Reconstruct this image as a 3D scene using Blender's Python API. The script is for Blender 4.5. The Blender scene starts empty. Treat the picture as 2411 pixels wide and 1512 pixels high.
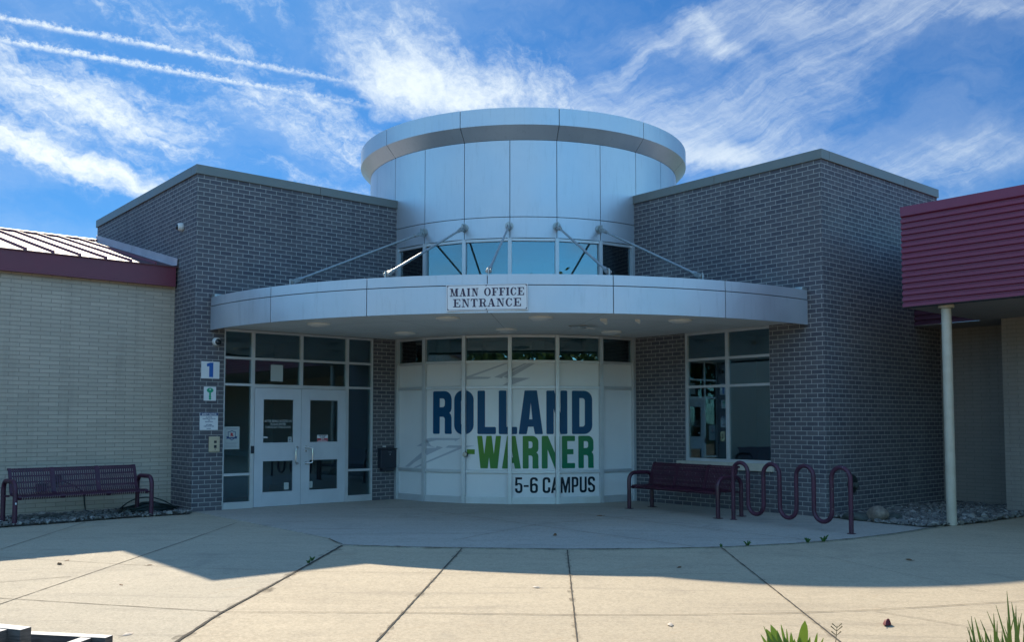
import bpy, bmesh, math, random
from math import sin, cos, pi, radians as rad, hypot, atan2
from mathutils import Vector, Matrix
from mathutils.geometry import tessellate_polygon
random.seed(7)
S = bpy.context.scene
C = S.collection

# ------------------------------------------------------------------ camera
cd = bpy.data.cameras.new('camera'); cam = bpy.data.objects.new('camera', cd); C.objects.link(cam)
YAW, PITCH, FPX, PY = rad(49.85), rad(3.18), 2155.7, 875.56
EYE = Vector((-14.045, -16.2556, 1.6)); cam.location = EYE
F = Vector((cos(PITCH)*cos(YAW), cos(PITCH)*sin(YAW), sin(PITCH)))
cam.rotation_euler = F.to_track_quat('-Z', 'Y').to_euler()
cd.sensor_width = 36; cd.lens = 36*FPX/2411.0
cd.shift_y = (PY-756.0)/2411.0
cd.clip_start = 0.05; cd.clip_end = 3000
S.camera = cam

# ------------------------------------------------------------------ sun, sky, exposure
SUN_EL, SUN_AZ = 39.9, 70.8                       # degrees; azimuth from +x
sd = Vector((cos(rad(SUN_EL))*cos(rad(SUN_AZ)), cos(rad(SUN_EL))*sin(rad(SUN_AZ)), sin(rad(SUN_EL))))
sl = bpy.data.lights.new('sun', 'SUN'); sl.energy = 3.6; sl.angle = rad(0.6); sl.color = (1.0, 0.885, 0.71)
so = bpy.data.objects.new('sun', sl); C.objects.link(so); so.rotation_euler = sd.to_track_quat('Z', 'Y').to_euler()
S.view_settings.view_transform = 'Standard'; S.view_settings.look = 'None'; S.view_settings.exposure = 0.95; S.view_settings.gamma = 1
S.render.engine = 'CYCLES'
S.cycles.max_bounces = 8; S.cycles.transparent_max_bounces = 12; S.cycles.caustics_reflective = False; S.cycles.caustics_refractive = False
S.cycles.sample_clamp_indirect = 6


class NT:
    """small helper for writing node trees"""
    def __init__(s, tree): s.t = tree; tree.nodes.clear()
    def n(s, typ, **kw):
        nd = s.t.nodes.new(typ); ins = kw.pop('i', {})
        for k, v in kw.items(): setattr(nd, k, v)
        for k, v in ins.items():
            if isinstance(v, bpy.types.NodeSocket): s.t.links.new(v, nd.inputs[k])
            else: nd.inputs[k].default_value = v
        return nd
    def m(s, op, a, b=0.0, c=0.0, clamp=False):
        return s.n('ShaderNodeMath', operation=op, use_clamp=clamp, i={0: a, 1: b, 2: c}).outputs[0]
    def v(s, op, a, b=(0, 0, 0)):
        return s.n('ShaderNodeVectorMath', operation=op, i={0: a, 1: b}).outputs[0]
    def xyz(s, x=0.0, y=0.0, z=0.0): return s.n('ShaderNodeCombineXYZ', i={0: x, 1: y, 2: z}).outputs[0]
    def noise(s, vec, scale, detail=4, rough=0.55, dist=0.0, out=0):
        return s.n('ShaderNodeTexNoise', i={'Vector': vec, 'Scale': scale, 'Detail': detail, 'Roughness': rough, 'Distortion': dist}).outputs[out]
    def mix(s, f, a, b, mode='MIX'):
        nd = s.t.nodes.new('ShaderNodeMix'); nd.data_type = 'RGBA'; nd.blend_type = mode
        for k, v in ((0, f), (6, a), (7, b)):
            if isinstance(v, bpy.types.NodeSocket): s.t.links.new(v, nd.inputs[k])
            else: nd.inputs[k].default_value = v if k == 0 else (tuple(v)+(1,))[:4]
        return nd.outputs[2]
    def mr(s, v, a, b, c=0.0, d=1.0, smooth=True):
        return s.n('ShaderNodeMapRange', interpolation_type='SMOOTHSTEP' if smooth else 'LINEAR',
                   i={0: v, 1: a, 2: b, 3: c, 4: d}).outputs[0]
    def bump(s, h, strength=0.3, dist=0.01): return s.n('ShaderNodeBump', i={'Height': h, 'Strength': strength, 'Distance': dist}).outputs[0]


def px_dir(u, v):
    """direction of a point of the 2411 px wide survey photo"""
    R = Vector((sin(YAW), -cos(YAW), 0)); U = R.cross(F)
    return (F*FPX + R*(u-1205.5) + U*(PY-v)).normalized()


W = bpy.data.worlds.new('World'); S.world = W; W.use_nodes = True
w = NT(W.node_tree)
sky = w.n('ShaderNodeTexSky', sky_type='NISHITA', sun_disc=False, sun_elevation=rad(SUN_EL), sun_rotation=rad(90-SUN_AZ),
          altitude=200, air_density=1.0, dust_density=0.4, ozone_density=1.6)
gen = w.n('ShaderNodeTexCoord').outputs['Generated']
sep = w.n('ShaderNodeSeparateXYZ', i={0: gen})
dx, dy, dz = sep.outputs
# azimuth / elevation (degrees) measured from the line of the entrance's diagonal
az = w.m('MULTIPLY', w.m('ARCTAN2', w.m('ADD', w.m('MULTIPLY', dx, sin(YAW)), w.m('MULTIPLY', dy, -cos(YAW))),
                         w.m('ADD', w.m('MULTIPLY', dx, cos(YAW)), w.m('MULTIPLY', dy, sin(YAW)))), 180/pi)
el = w.m('MULTIPLY', w.m('ARCSINE', dz), 180/pi)
def azel(u, v):
    d = px_dir(u, v); a = math.degrees(atan2(d.x*sin(YAW)-d.y*cos(YAW), d.x*cos(YAW)+d.y*sin(YAW)))
    return a, math.degrees(math.asin(d.z))
PXD = 2155.7*pi/180                                # survey px per degree near the axis
warp = w.noise(w.xyz(az, el, 0.0), 0.20, 5, 0.6, 0.0, out=1)
wsep = w.n('ShaderNodeSeparateColor', i={0: warp})
wx = w.m('MULTIPLY', w.m('SUBTRACT', wsep.outputs[0], 0.5), 7.0); wy = w.m('MULTIPLY', w.m('SUBTRACT', wsep.outputs[1], 0.5), 4.5)
azw = w.m('ADD', az, wx); elw = w.m('ADD', el, wy)
def rot(a, e, angle):
    ca, sa = cos(rad(angle)), sin(rad(angle))
    return w.m('ADD', w.m('MULTIPLY', a, ca), w.m('MULTIPLY', e, sa)), w.m('SUBTRACT', w.m('MULTIPLY', e, ca), w.m('MULTIPLY', a, sa))
def streaks(angle, along, across, seed, detail=7, rough=0.62, a=azw, e=elw):
    p, q = rot(a, e, angle)
    return w.noise(w.xyz(w.m('DIVIDE', p, along), w.m('DIVIDE', q, across), seed), 1.0, detail, rough, 0.5)
def blob(u, v, ru, rv, tilt, amp, k=2.0):
    a0, e0 = azel(u, v); p, q = rot(w.m('SUBTRACT', azw, a0), w.m('SUBTRACT', elw, e0), tilt)
    r2 = w.m('ADD', w.m('POWER', w.m('ABSOLUTE', w.m('DIVIDE', p, ru/PXD)), k), w.m('POWER', w.m('ABSOLUTE', w.m('DIVIDE', q, rv/PXD)), k))
    return w.m('MULTIPLY', w.m('EXPONENT', w.m('MULTIPLY', r2, -1.0)), amp)
def total(L):
    t = L[0]
    for x in L[1:]: t = w.m('ADD', t, x)
    return t
maskL = total([blob(120, 200, 300, 95, -9, 0.95), blob(330, 265, 170, 45, -20, 0.6), blob(110, 350, 260, 34, -14, 0.95), blob(330, 412, 200, 30, -14, 0.7), blob(770, 290, 210, 62, -14, 0.9),
               blob(520, 120, 190, 55, -16, 0.42), blob(560, 8, 110, 26, -5, 0.7), blob(780, 430, 170, 24, -8, 0.5), blob(330, 40, 260, 40, -10, 0.28), blob(-500, 250, 300, 150, 0, 0.6)])
maskC = total([blob(930, 120, 130, 105, -40, 0.80), blob(1110, 225, 230, 60, -14, 1.05), blob(1000, 215, 190, 55, -14, 0.75), blob(1270, 170, 120, 110, -55, 0.50), blob(790, 70, 80, 60, -50, 0.45), blob(1000, 40, 120, 50, -60, 0.40)])
maskR = total([blob(1690, 356, 190, 24, -3, 0.95), blob(1690, 70, 80, 26, -40, 0.55), blob(1560, 110, 150, 20, 25, 0.42), blob(1900, 210, 520, 120, 14, 0.40), blob(1900, 10, 560, 60, 4, 0.34),
               blob(2150, 410, 330, 60, 12, 0.50), blob(2240, 130, 150, 70, 20, -0.45), blob(1480, 290, 260, 80, -6, 0.60), blob(2330, 25, 180, 30, 0, 0.35)])
# the middle cloud fans out from a point low behind the drum: filaments run along rays from it
fa, fe = azel(1330, 470); azh = w.m('ADD', az, w.m('MULTIPLY', wx, 0.45)); elh = w.m('ADD', el, w.m('MULTIPLY', wy, 0.45)); fx = w.m('SUBTRACT', azh, fa); fy = w.m('SUBTRACT', elh, fe)
phi = w.m('ARCTAN2', fy, fx); rho = w.m('SQRT', w.m('ADD', w.m('MULTIPLY', fx, fx), w.m('MULTIPLY', fy, fy)))
nC = w.noise(w.xyz(w.m('MULTIPLY', phi, 5.5), w.m('MULTIPLY', rho, 0.24), 5.1), 1.0, 9, 0.68, 0.5); nC2 = streaks(-32, 3.6, 1.1, 6.6, 9, 0.66)
nL = streaks(-19, 4.4, 1.15, 1.3, 8, 0.64); nR = streaks(22, 5.0, 0.62, 9.7, 9, 0.70, azh, elh); nR2 = streaks(-28, 5.0, 1.0, 3.7, 9, 0.68, azh, elh)
puff = w.noise(w.xyz(az, w.m('MULTIPLY', el, 1.5), 2.0), 1.3, 9, 0.72, 0.4)
def layer(mask, st, lo, hi, k, pf=0.36):
    d = w.m('ADD', mask, w.m('MULTIPLY', w.m('SUBTRACT', w.m('ADD', w.m('MULTIPLY', st, 1.0-pf), w.m('MULTIPLY', puff, pf)), 0.5), k))
    return w.m('MULTIPLY', w.mr(d, lo, hi), w.mr(mask, 0.02, 0.42))
dL = w.m('MULTIPLY', layer(maskL, nL, 0.15, 1.95, 3.9), 1.0); dC = w.m('MULTIPLY', layer(maskC, w.m('ADD', w.m('MULTIPLY', nC, 0.6), w.m('MULTIPLY', nC2, 0.4)), 0.1, 2.2, 4.5, 0.30), 0.92)
dR = w.m('MULTIPLY', layer(maskR, w.m('ADD', w.m('MULTIPLY', nR, 0.66), w.m('MULTIPLY', nR2, 0.34)), -0.25, 1.75, 2.8, 0.12), 0.68)
# two contrails: straight lines on a cloud deck high above
def contrail(p0, p1, width, amp, seed):
    a, b = px_dir(*p0), px_dir(*p1)
    A, B = Vector((a.x/a.z, a.y/a.z)), Vector((b.x/b.z, b.y/b.z))
    t = (B-A).normalized(); nrm = Vector((-t.y, t.x))
    zz = w.m('MAXIMUM', dz, 0.02)
    X, Y = w.m('DIVIDE', dx, zz), w.m('DIVIDE', dy, zz)
    s = w.m('ADD', w.m('MULTIPLY', w.m('SUBTRACT', X, A.x), t.x), w.m('MULTIPLY', w.m('SUBTRACT', Y, A.y), t.y))
    q = w.m('ADD', w.m('MULTIPLY', w.m('SUBTRACT', X, A.x), nrm.x), w.m('MULTIPLY', w.m('SUBTRACT', Y, A.y), nrm.y))
    L = (B-A).length
    lump = w.noise(w.xyz(w.m('MULTIPLY', az, 2.6), w.m('MULTIPLY', el, 3.4), seed), 1.0, 6, 0.7)
    wid = w.m('MULTIPLY', w.m('MULTIPLY', w.m('MAXIMUM', 0.16, w.m('SUBTRACT', w.m('MULTIPLY', lump, 2.1), 0.25)), width), w.m('DIVIDE', 0.30, zz))
    g = w.m('EXPONENT', w.m('MULTIPLY', w.m('POWER', w.m('ABSOLUTE', w.m('DIVIDE', w.m('ADD', q, w.m('MULTIPLY', w.m('SUBTRACT', lump, 0.5), width*1.2)), wid)), 2.0), -1.0))
    f = w.m('MULTIPLY', w.mr(dz, b.z*0.96, b.z*1.10), w.m('ADD', 0.42, w.m('MULTIPLY', w.mr(lump, .35, .62), .58)))
    return w.m('MULTIPLY', w.m('MULTIPLY', g, f), amp)
c1 = contrail((0, 40), (980, 222), 0.029, 0.88, 3.0); c2 = contrail((0, 92), (960, 266), 0.032, 0.95, 8.0)
toward = w.mr(w.m('ADD', w.m('MULTIPLY', dx, cos(rad(SUN_AZ-14))), w.m('MULTIPLY', dy, sin(rad(SUN_AZ-14)))), -0.25, 0.62)   # 1 on the sun's side of the sky
cl = w.m('MAXIMUM', w.m('MAXIMUM', dL, dC), w.m('MAXIMUM', dR, w.m('MAXIMUM', c1, c2)))
veil = w.m('MULTIPLY', w.mr(w.noise(w.xyz(w.m('DIVIDE', azw, 12.0), w.m('DIVIDE', elw, 6.0), 4.0), 1.0, 6, 0.6), .38, .68), 0.14)
added_cloud = w.noise(w.v('MULTIPLY', gen, (1.6, 1.6, 3.0)), 1.5, 6, 0.58, 0.4)                     # unseen cloud added behind the camera to vary the panels' reflections
cl = w.m('MAXIMUM', cl, w.m('MULTIPLY', w.mr(added_cloud, 0.46, 0.66), w.m('MULTIPLY', w.m('SUBTRACT', 1.0, toward), 0.42)))
cl = w.m('MINIMUM', w.m('ADD', cl, veil), 1.0)
tint = w.mix(toward, (0.76, 1.66, 2.06), (0.120, 0.325, 0.555))  # sky behind the camera raised to fill the shaded front, view side dimmed
skyc = w.mix(1.0, sky.outputs[0], tint, 'MULTIPLY')
col = w.mix(cl, skyc, (5.6, 6.15, 6.35))
bg = w.n('ShaderNodeBackground', i={'Color': col, 'Strength': 0.09})
w.t.links.new(bg.outputs[0], w.n('ShaderNodeOutputWorld').inputs[0])
W.cycles.sampling_method = 'MANUAL'; W.cycles.sample_map_resolution = 1024


# ------------------------------------------------------------------ materials
def mat(name, color=(.5, .5, .5), rough=0.5, metal=0.0, fn=None, spec=0.5, coat=0.0):
    m = bpy.data.materials.new(name); m.use_nodes = True; t = NT(m.node_tree)
    p = t.n('ShaderNodeBsdfPrincipled', i={'Base Color': tuple(color)+(1,), 'Roughness': rough, 'Metallic': metal, 'Specular IOR Level': spec, 'Coat Weight': coat})
    o = t.n('ShaderNodeOutputMaterial'); t.t.links.new(p.outputs[0], o.inputs[0])
    if fn: fn(t, p, o)
    return m
def link(t, a, nd, k): t.t.links.new(a, nd.inputs[k])
def mottled(c1, c2, scale=6, rough=(0.4, 0.6), bumps=0.0, stretch=(1, 1, 1), detail=5):
    def fn(t, p, o):
        tc = t.n('ShaderNodeTexCoord').outputs['Object']; vec = t.v('MULTIPLY', tc, stretch)
        n = t.noise(vec, scale, detail, 0.6)
        link(t, t.mix(t.mr(n, 0.3, 0.7), c1, c2), p, 'Base Color'); link(t, t.mr(n, 0.3, 0.7, rough[0], rough[1]), p, 'Roughness')
        if bumps: link(t, t.bump(t.noise(vec, scale*8, 4, 0.6), bumps, 0.004), p, 'Normal')
    return fn
def brick_fn(c1, c2, c3, mortar, bw, bh, ms, bias=0.0, light=None):
    def fn(t, p, o):
        uv = t.n('ShaderNodeUVMap').outputs[0]
        b = t.n('ShaderNodeTexBrick', offset=0.5, i={'Vector': uv, 'Color1': tuple(c1)+(1,), 'Color2': tuple(c2)+(1,), 'Mortar': tuple(mortar)+(1,), 'Scale': 1.0,
                'Mortar Size': ms, 'Mortar Smooth': 0.15, 'Bias': bias, 'Brick Width': bw, 'Row Height': bh})
        b2 = t.n('ShaderNodeTexBrick', offset=0.5, i={'Vector': uv, 'Color1': (0, 0, 0, 1), 'Color2': (1, 1, 1, 1), 'Mortar': (0, 0, 0, 1), 'Scale': 1.0,
                'Mortar Size': ms, 'Mortar Smooth': 0.15, 'Bias': -0.72, 'Brick Width': bw, 'Row Height': bh})
        tc = t.n('ShaderNodeTexCoord').outputs['Object']
        big = t.noise(tc, 0.7, 5, 0.6); fine = t.noise(tc, 60, 4, 0.7)
        c = t.mix(t.m('MULTIPLY', t.m('GREATER_THAN', b2.outputs['Color'], 0.62), 0.8), b.outputs['Color'], c3)
        c = t.mix(b.outputs['Fac'], c, mortar)
        c = t.mix(t.mr(big, 0.35, 0.7, 0.0, 0.22), c, tuple(x*0.62 for x in c1))
        c = t.mix(t.mr(fine, 0.3, 0.7, 0.0, 0.25), c, tuple(x*0.7 for x in c2))
        run = t.noise(t.v('MULTIPLY', uv, (3.2, .22, 1)), 1.0, 6, .65); pale = t.noise(t.v('ADD', tc, (3, 9, 1)), .55, 6, .7, .6)
        c = t.mix(t.mr(run, .52, .72, 0, .30), c, tuple(x*.55 for x in c2)); c = t.mix(t.mr(pale, .55, .75, 0, .16), c, mortar)
        if light:
            band = t.noise(t.v('MULTIPLY', uv, (0.5, 1.1, 1)), 1.0, 4, 0.6)
            c = t.mix(t.m('MULTIPLY', t.m('MULTIPLY', t.mr(band, 0.50, 0.62, 0, .6), t.mr(b2.outputs['Color'], 0.10, .5)), t.m('SUBTRACT', 1.0, b.outputs['Fac'])), c, light)
        link(t, c, p, 'Base Color'); p.inputs['Roughness'].default_value = 0.82
        h = t.m('ADD', t.m('SUBTRACT', 1.0, b.outputs['Fac']), t.m('MULTIPLY', fine, 0.35))
        link(t, t.bump(h, 0.7, 0.006), p, 'Normal')
    return fn
M = {}
M['brick'] = mat('dark_brick', fn=brick_fn((.132, .126, .138), (.080, .079, .098), (.20, .178, .17), (.43, .425, .405), .2185, .0808, .0062))
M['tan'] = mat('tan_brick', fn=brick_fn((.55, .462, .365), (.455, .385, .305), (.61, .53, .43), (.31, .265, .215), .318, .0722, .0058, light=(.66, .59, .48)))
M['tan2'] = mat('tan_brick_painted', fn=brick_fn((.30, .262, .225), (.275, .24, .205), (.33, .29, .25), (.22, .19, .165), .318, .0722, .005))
M['coping'] = mat('coping_metal', fn=mottled((.15, .16, .152), (.18, .188, .178), 2.2, (.35, .5)))
def panel_fn(t, p, o):
    tc = t.n('ShaderNodeTexCoord').outputs['Object']
    n = t.noise(tc, 1.3, 4, 0.5); st = t.noise(t.v('MULTIPLY', tc, (5, 5, .6)), 3.0, 5, 0.65)
    c = t.mix(t.mr(n, .3, .7), (.50, .545, .60), (.56, .60, .65)); c = t.mix(t.mr(st, .52, .76, 0, .38), c, (.38, .41, .44))
    link(t, c, p, 'Base Color'); link(t, t.mr(n, .3, .7, .36, .44), p, 'Roughness'); p.inputs['Metallic'].default_value = 0.55
    link(t, t.bump(t.noise(tc, 1.5, 2, 0.4), 0.30, 0.03), p, 'Normal')
M['panel'] = mat('silver_panel', fn=panel_fn)
M['alu'] = mat('anodised_aluminium', fn=lambda t, p, o: (mottled((.56, .575, .59), (.62, .635, .65), 3, (.34, .46))(t, p, o), p.inputs['Metallic'].__setattr__('default_value', .45)))
M['doorpaint'] = mat('door_paint', fn=mottled((.52, .545, .58), (.57, .59, .62), 2.5, (.38, .5)))
M['dark'] = mat('dark_gap', (.02, .022, .025), .8)
def glass_fn(t, p, o):
    fr = t.n('ShaderNodeFresnel', i={'IOR': 1.52}).outputs[0]
    tr = t.n('ShaderNodeBsdfTransparent', i={'Color': (.58, .80, .85, 1)}); gl = t.n('ShaderNodeBsdfGlossy', i={'Color': (.50, .56, .60, 1), 'Roughness': 0.0})
    tc = t.n('ShaderNodeTexCoord').outputs['Object']
    link(t, t.bump(t.noise(tc, 0.9, 2, 0.4), 0.035, 0.03), gl, 'Normal')
    mx = t.n('ShaderNodeMixShader', i={0: t.m('ADD', t.m('MULTIPLY', fr, 2.6), 0.09, clamp=True)}); t.t.links.new(tr.outputs[0], mx.inputs[1]); t.t.links.new(gl.outputs[0], mx.inputs[2])
    t.t.links.new(mx.outputs[0], o.inputs[0])
M['glass'] = mat('tinted_glass', fn=glass_fn)
def print_fn(c1, c2=None, x0=0, x1=1):
    def fn(t, p, o):
        p.inputs['Roughness'].default_value = 0.24; p.inputs['Specular IOR Level'].default_value = 0.18
        if c2:
            ob = t.n('ShaderNodeSeparateXYZ', i={0: t.n('ShaderNodeTexCoord').outputs['Object']})
            d = t.m('SUBTRACT', ob.outputs[0], ob.outputs[1])
            f = t.m('ADD', t.mr(d, x0, x1, 0, 1, False), t.mr(ob.outputs[2], 1.3, .7, -.15, .25, False))
            link(t, t.mix(f, c1, c2), p, 'Base Color')
        else: p.inputs['Base Color'].default_value = tuple(c1)+(1,)
    return fn
M['film'] = mat('window_film', fn=lambda t, p, o: (mottled((.74, .74, .74), (.79, .79, .785), 1.2, (.16, .24))(t, p, o)))
M['blue'] = mat('print_blue', fn=print_fn((.0, .066, .16)))
M['green'] = mat('print_green', fn=print_fn((.105, .26, .035), (.002, .17, .085), -1.0, 2.2))
M['black'] = mat('print_black', fn=print_fn((.010, .022, .035)))
M['grey'] = mat('print_grey', fn=print_fn((.46, .48, .52)))
M['white'] = mat('sign_white', fn=mottled((.70, .71, .72), (.76, .76, .76), 5, (.3, .4)))
M['ink'] = mat('sign_ink', (.035, .02, .055), .5)
M['signblue'] = mat('sign_blue', (.012, .11, .40), .45)
M['signgreen'] = mat('sign_green', (.01, .33, .17), .45)
M['navy'] = mat('sign_navy', (.02, .055, .16), .45)
M['red'] = mat('sign_red', (.42, .035, .05), .5)
M['greytext'] = mat('grey_text', (.30, .31, .34), .6)
M['paper'] = mat('paper', (.42, .46, .45), .7)
M['interior'] = mat('interior_plaster', (.55, .57, .55), .8)
M['soffit'] = mat('soffit_paint', fn=mottled((.76, .755, .71), (.80, .79, .75), 1.6, (.45, .6)))
M['lens'] = mat('lamp_lens', (.66, .66, .64), .35)
M['steel'] = mat('galvanised_steel', fn=lambda t, p, o: (mottled((.30, .33, .33), (.48, .50, .49), 22, (.35, .55))(t, p, o), p.inputs['Metallic'].__setattr__('default_value', .7)))
M['chrome'] = mat('polished_steel', (.70, .71, .72), .18, 1.0)
M['brass'] = mat('brushed_plate', fn=lambda t, p, o: (mottled((.56, .48, .36), (.64, .56, .44), 4, (.3, .4), 0, (1, 1, 14))(t, p, o), p.inputs['Metallic'].__setattr__('default_value', .8)))
M['maroon'] = mat('maroon_coating', fn=mottled((.042, .009, .024), (.066, .013, .034), 5, (.3, .48), .25), coat=.2)
def worn_fn(t, p, o):
    mottled((.046, .011, .028), (.082, .021, .045), 9, (.35, .6), .5)(t, p, o)
    tc = t.n('ShaderNodeTexCoord').outputs['Object']; n = t.noise(tc, 26, 3, .7); old = p.inputs['Base Color'].links[0].from_socket
    link(t, t.mix(t.mr(n, .71, .74), old, (.38, .34, .33)), p, 'Base Color')
M['maroon_old'] = mat('maroon_coating_worn', fn=worn_fn)
M['cladding'] = mat('crimson_cladding', fn=mottled((.185, .026, .068), (.215, .032, .080), 1.1, (.38, .5), 0, (1, .3, 1)))
M['cladding_shade'] = mat('shaded_cladding', fn=mottled((.055, .015, .038), (.075, .02, .048), 1.1, (.5, .6)))  # shade in the gap beside the canopy, put into the cladding colour
M['fascia'] = mat('maroon_fascia', fn=mottled((.15, .028, .048), (.18, .035, .058), 1.5, (.4, .5)))
M['roofmetal'] = mat('roof_metal', fn=lambda t, p, o: (mottled((.095, .042, .048), (.125, .052, .058), 1.5, (.52, .58))(t, p, o)), spec=.4)
M['flash'] = mat('flashing_metal', fn=mottled((.42, .36, .38), (.50, .43, .45), 3, (.4, .55)))
M['underside'] = mat('soffit_board', fn=mottled((.20, .19, .19), (.24, .23, .23), 2, (.6, .7)))
M['post'] = mat('cream_post_paint', fn=mottled((.47, .41, .315), (.54, .48, .38), 5, (.4, .55), .15))
M['sill'] = mat('limestone_sill', fn=mottled((.50, .45, .36), (.58, .53, .43), 9, (.7, .85), .2))
M['blackplastic'] = mat('black_plastic', (.012, .014, .018), .4)
M['whiteplastic'] = mat('white_plastic', (.72, .72, .70), .35)
M['domeglass'] = mat('camera_dome', (.02, .025, .03), .08)
M['mailbox'] = mat('mailbox_paint', (.016, .022, .035), .42)
M['hose'] = mat('hose_rubber', fn=mottled((.008, .016, .018), (.016, .03, .03), 20, (.4, .6)))
M['crack'] = mat('joint_dirt', fn=mottled((.035, .03, .022), (.075, .062, .045), 30, (.9, 1)))
M['cut'] = mat('joint_cut', fn=mottled((.16, .13, .095), (.21, .175, .13), 12, (.9, 1)))
M['soil'] = mat('bed_soil', fn=mottled((.05, .045, .035), (.11, .10, .085), 18, (.9, 1), .5))
M['grass'] = mat('far_grass', fn=mottled((.035, .06, .018), (.065, .09, .03), .35, (.9, 1)))
def stone_fn(t, p, o):
    r = t.n('ShaderNodeNewGeometry').outputs['Random Per Island']
    ramp = t.n('ShaderNodeValToRGB', i={0: r}); e = ramp.color_ramp.elements
    e[0].color = (.06, .064, .062, 1); e[1].position = 1; e[1].color = (.46, .44, .40, 1)
    for pos, c in ((.35, (.14, .137, .13, 1)), (.7, (.21, .2, .18, 1)), (.9, (.31, .285, .25, 1))): x = e.new(pos); x.color = c
    n = t.noise(t.n('ShaderNodeTexCoord').outputs['Object'], 40, 4, .6)
    link(t, t.mix(t.mr(n, .3, .7, 0, .4), ramp.outputs[0], (.16, .15, .14)), p, 'Base Color'); p.inputs['Roughness'].default_value = .85
M['stones'] = mat('gravel_stone', fn=stone_fn)
M['boulder'] = mat('boulder_stone', fn=mottled((.15, .125, .10), (.27, .215, .17), 14, (.8, .95), .8))
M['darkstone'] = mat('dark_stone', fn=mottled((.045, .055, .05), (.08, .09, .08), 10, (.8, .95), .8))
def concrete_fn(c1, c2, c3, scuff=.3):
    def fn(t, p, o):
        tc = t.n('ShaderNodeTexCoord').outputs['Object']
        big = t.noise(tc, .55, 6, .6, .4); mid = t.noise(t.v('MULTIPLY', tc, (2.2, 1, 1)), 2.3, 6, .65, .3); fine = t.noise(tc, 38, 6, .75); grit = t.noise(tc, 160, 2, .6)
        broom = t.noise(t.v('MULTIPLY', t.n('ShaderNodeVectorRotate', rotation_type='Z_AXIS', i={'Vector': tc, 'Angle': .72}).outputs[0], (1.0, 26.0, 1)), 3.0, 5, .7)
        c = t.mix(t.mr(big, .32, .68), c1, c2); c = t.mix(t.mr(mid, .5, .78, 0, .55), c, c3)
        clump = t.noise(t.v('MULTIPLY', t.n('ShaderNodeVectorRotate', rotation_type='Z_AXIS', i={'Vector': tc, 'Angle': .72}).outputs[0], (1.9, 1, 1)), 7.5, 7, .72, .4)
        c = t.mix(t.mr(clump, .46, .70, 0, .36), c, tuple(x*.70 for x in c3)); c = t.mix(t.mr(clump, .44, .28, 0, .30), c, tuple(x*1.16 for x in c1))
        c = t.mix(t.mr(fine, .38, .66, 0, .55), c, tuple(x*.64 for x in c2)); c = t.mix(t.mr(grit, .54, .66, 0, .45), c, tuple(min(1, x*1.3) for x in c1))
        c = t.mix(t.mr(broom, .5, .75, 0, .20), c, tuple(x*.72 for x in c3))
        v = t.n('ShaderNodeTexVoronoi', feature='F1', i={'Vector': t.v('MULTIPLY', tc, (1, 2.2, 1)), 'Scale': 7.0, 'Randomness': 1.0})
        spot = t.m('MULTIPLY', t.mr(v.outputs[0], .13, .07), t.mr(t.noise(tc, .9, 3, .6), .52, .66))
        c = t.mix(t.m('MULTIPLY', spot, scuff), c, tuple(min(.8, x*1.45) for x in c1))
        stain = t.noise(t.v('ADD', tc, (7, 3, 0)), .9, 6, .7, .8); drag = t.noise(t.v('MULTIPLY', t.n('ShaderNodeVectorRotate', rotation_type='Z_AXIS', i={'Vector': tc, 'Angle': .74}).outputs[0], (.45, 3.4, 1)), 1.0, 7, .68, .5)
        c = t.mix(t.mr(stain, .52, .74, 0, .42), c, (c3[0]*.62, c3[1]*.62, c3[2]*.64)); c = t.mix(t.mr(drag, .53, .68, 0, .34), c, (c3[0]*.60, c3[1]*.60, c3[2]*.62)); c = t.mix(t.mr(drag, .46, .34, 0, .22), c, tuple(x*1.12 for x in c1))
        rust = t.noise(t.v('MULTIPLY', t.v('ADD', tc, (1, 8, 0)), (.8, 2.4, 1)), .8, 5, .7, .6); c = t.mix(t.mr(rust, .60, .74, 0, .25), c, (.36, .22, .11))
        link(t, c, p, 'Base Color'); link(t, t.mr(fine, .3, .7, .78, .95), p, 'Roughness')
        link(t, t.bump(t.m('ADD', t.m('MULTIPLY', fine, .7), t.m('MULTIPLY', broom, .35)), .5, .006), p, 'Normal')
    return fn
M['concrete'] = mat('pavement_concrete', fn=concrete_fn((.50, .415, .285), (.445, .367, .252), (.395, .332, .236)))
M['concrete2'] = mat('side_concrete', fn=concrete_fn((.475, .41, .30), (.425, .37, .272), (.37, .327, .25), .8))
M['concrete3'] = mat('entrance_concrete', fn=concrete_fn((.47, .43, .365), (.41, .38, .325), (.33, .315, .275)))
M['timber'] = mat('whitewashed_timber', fn=mottled((.60, .57, .52), (.72, .69, .64), 7, (.6, .8), .3, (1, 1, 4)))
M['timber_shade'] = mat('timber_shaded_side', fn=mottled((.045, .043, .042), (.13, .12, .112), 9, (.7, .9), .5, (1, 1, 9)))  # shade on the board sides, painted in as a darker timber
def leaf_fn(a, b):
    def fn(t, p, o):
        n = t.noise(t.n('ShaderNodeTexCoord').outputs['Object'], 9, 3, .6); r = t.n('ShaderNodeNewGeometry').outputs['Random Per Island']
        c = t.mix(t.m('MULTIPLY', t.m('ADD', n, r), .5), a, b); link(t, c, p, 'Base Color'); p.inputs['Roughness'].default_value = .45
        tl = t.n('ShaderNodeBsdfTranslucent', i={'Color': c}); mx = t.n('ShaderNodeMixShader', i={0: .35})
        t.t.links.new(p.outputs[0], mx.inputs[1]); t.t.links.new(tl.outputs[0], mx.inputs[2]); t.t.links.new(mx.outputs[0], o.inputs[0])
    return fn
M['blade'] = mat('iris_blade', fn=leaf_fn((.10, .19, .02), (.20, .28, .03)))
M['grassblade'] = mat('grass_blade', fn=leaf_fn((.03, .065, .012), (.12, .18, .03)))
M['weed'] = mat('weed_leaf', fn=leaf_fn((.03, .10, .02), (.06, .16, .03)))
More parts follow.
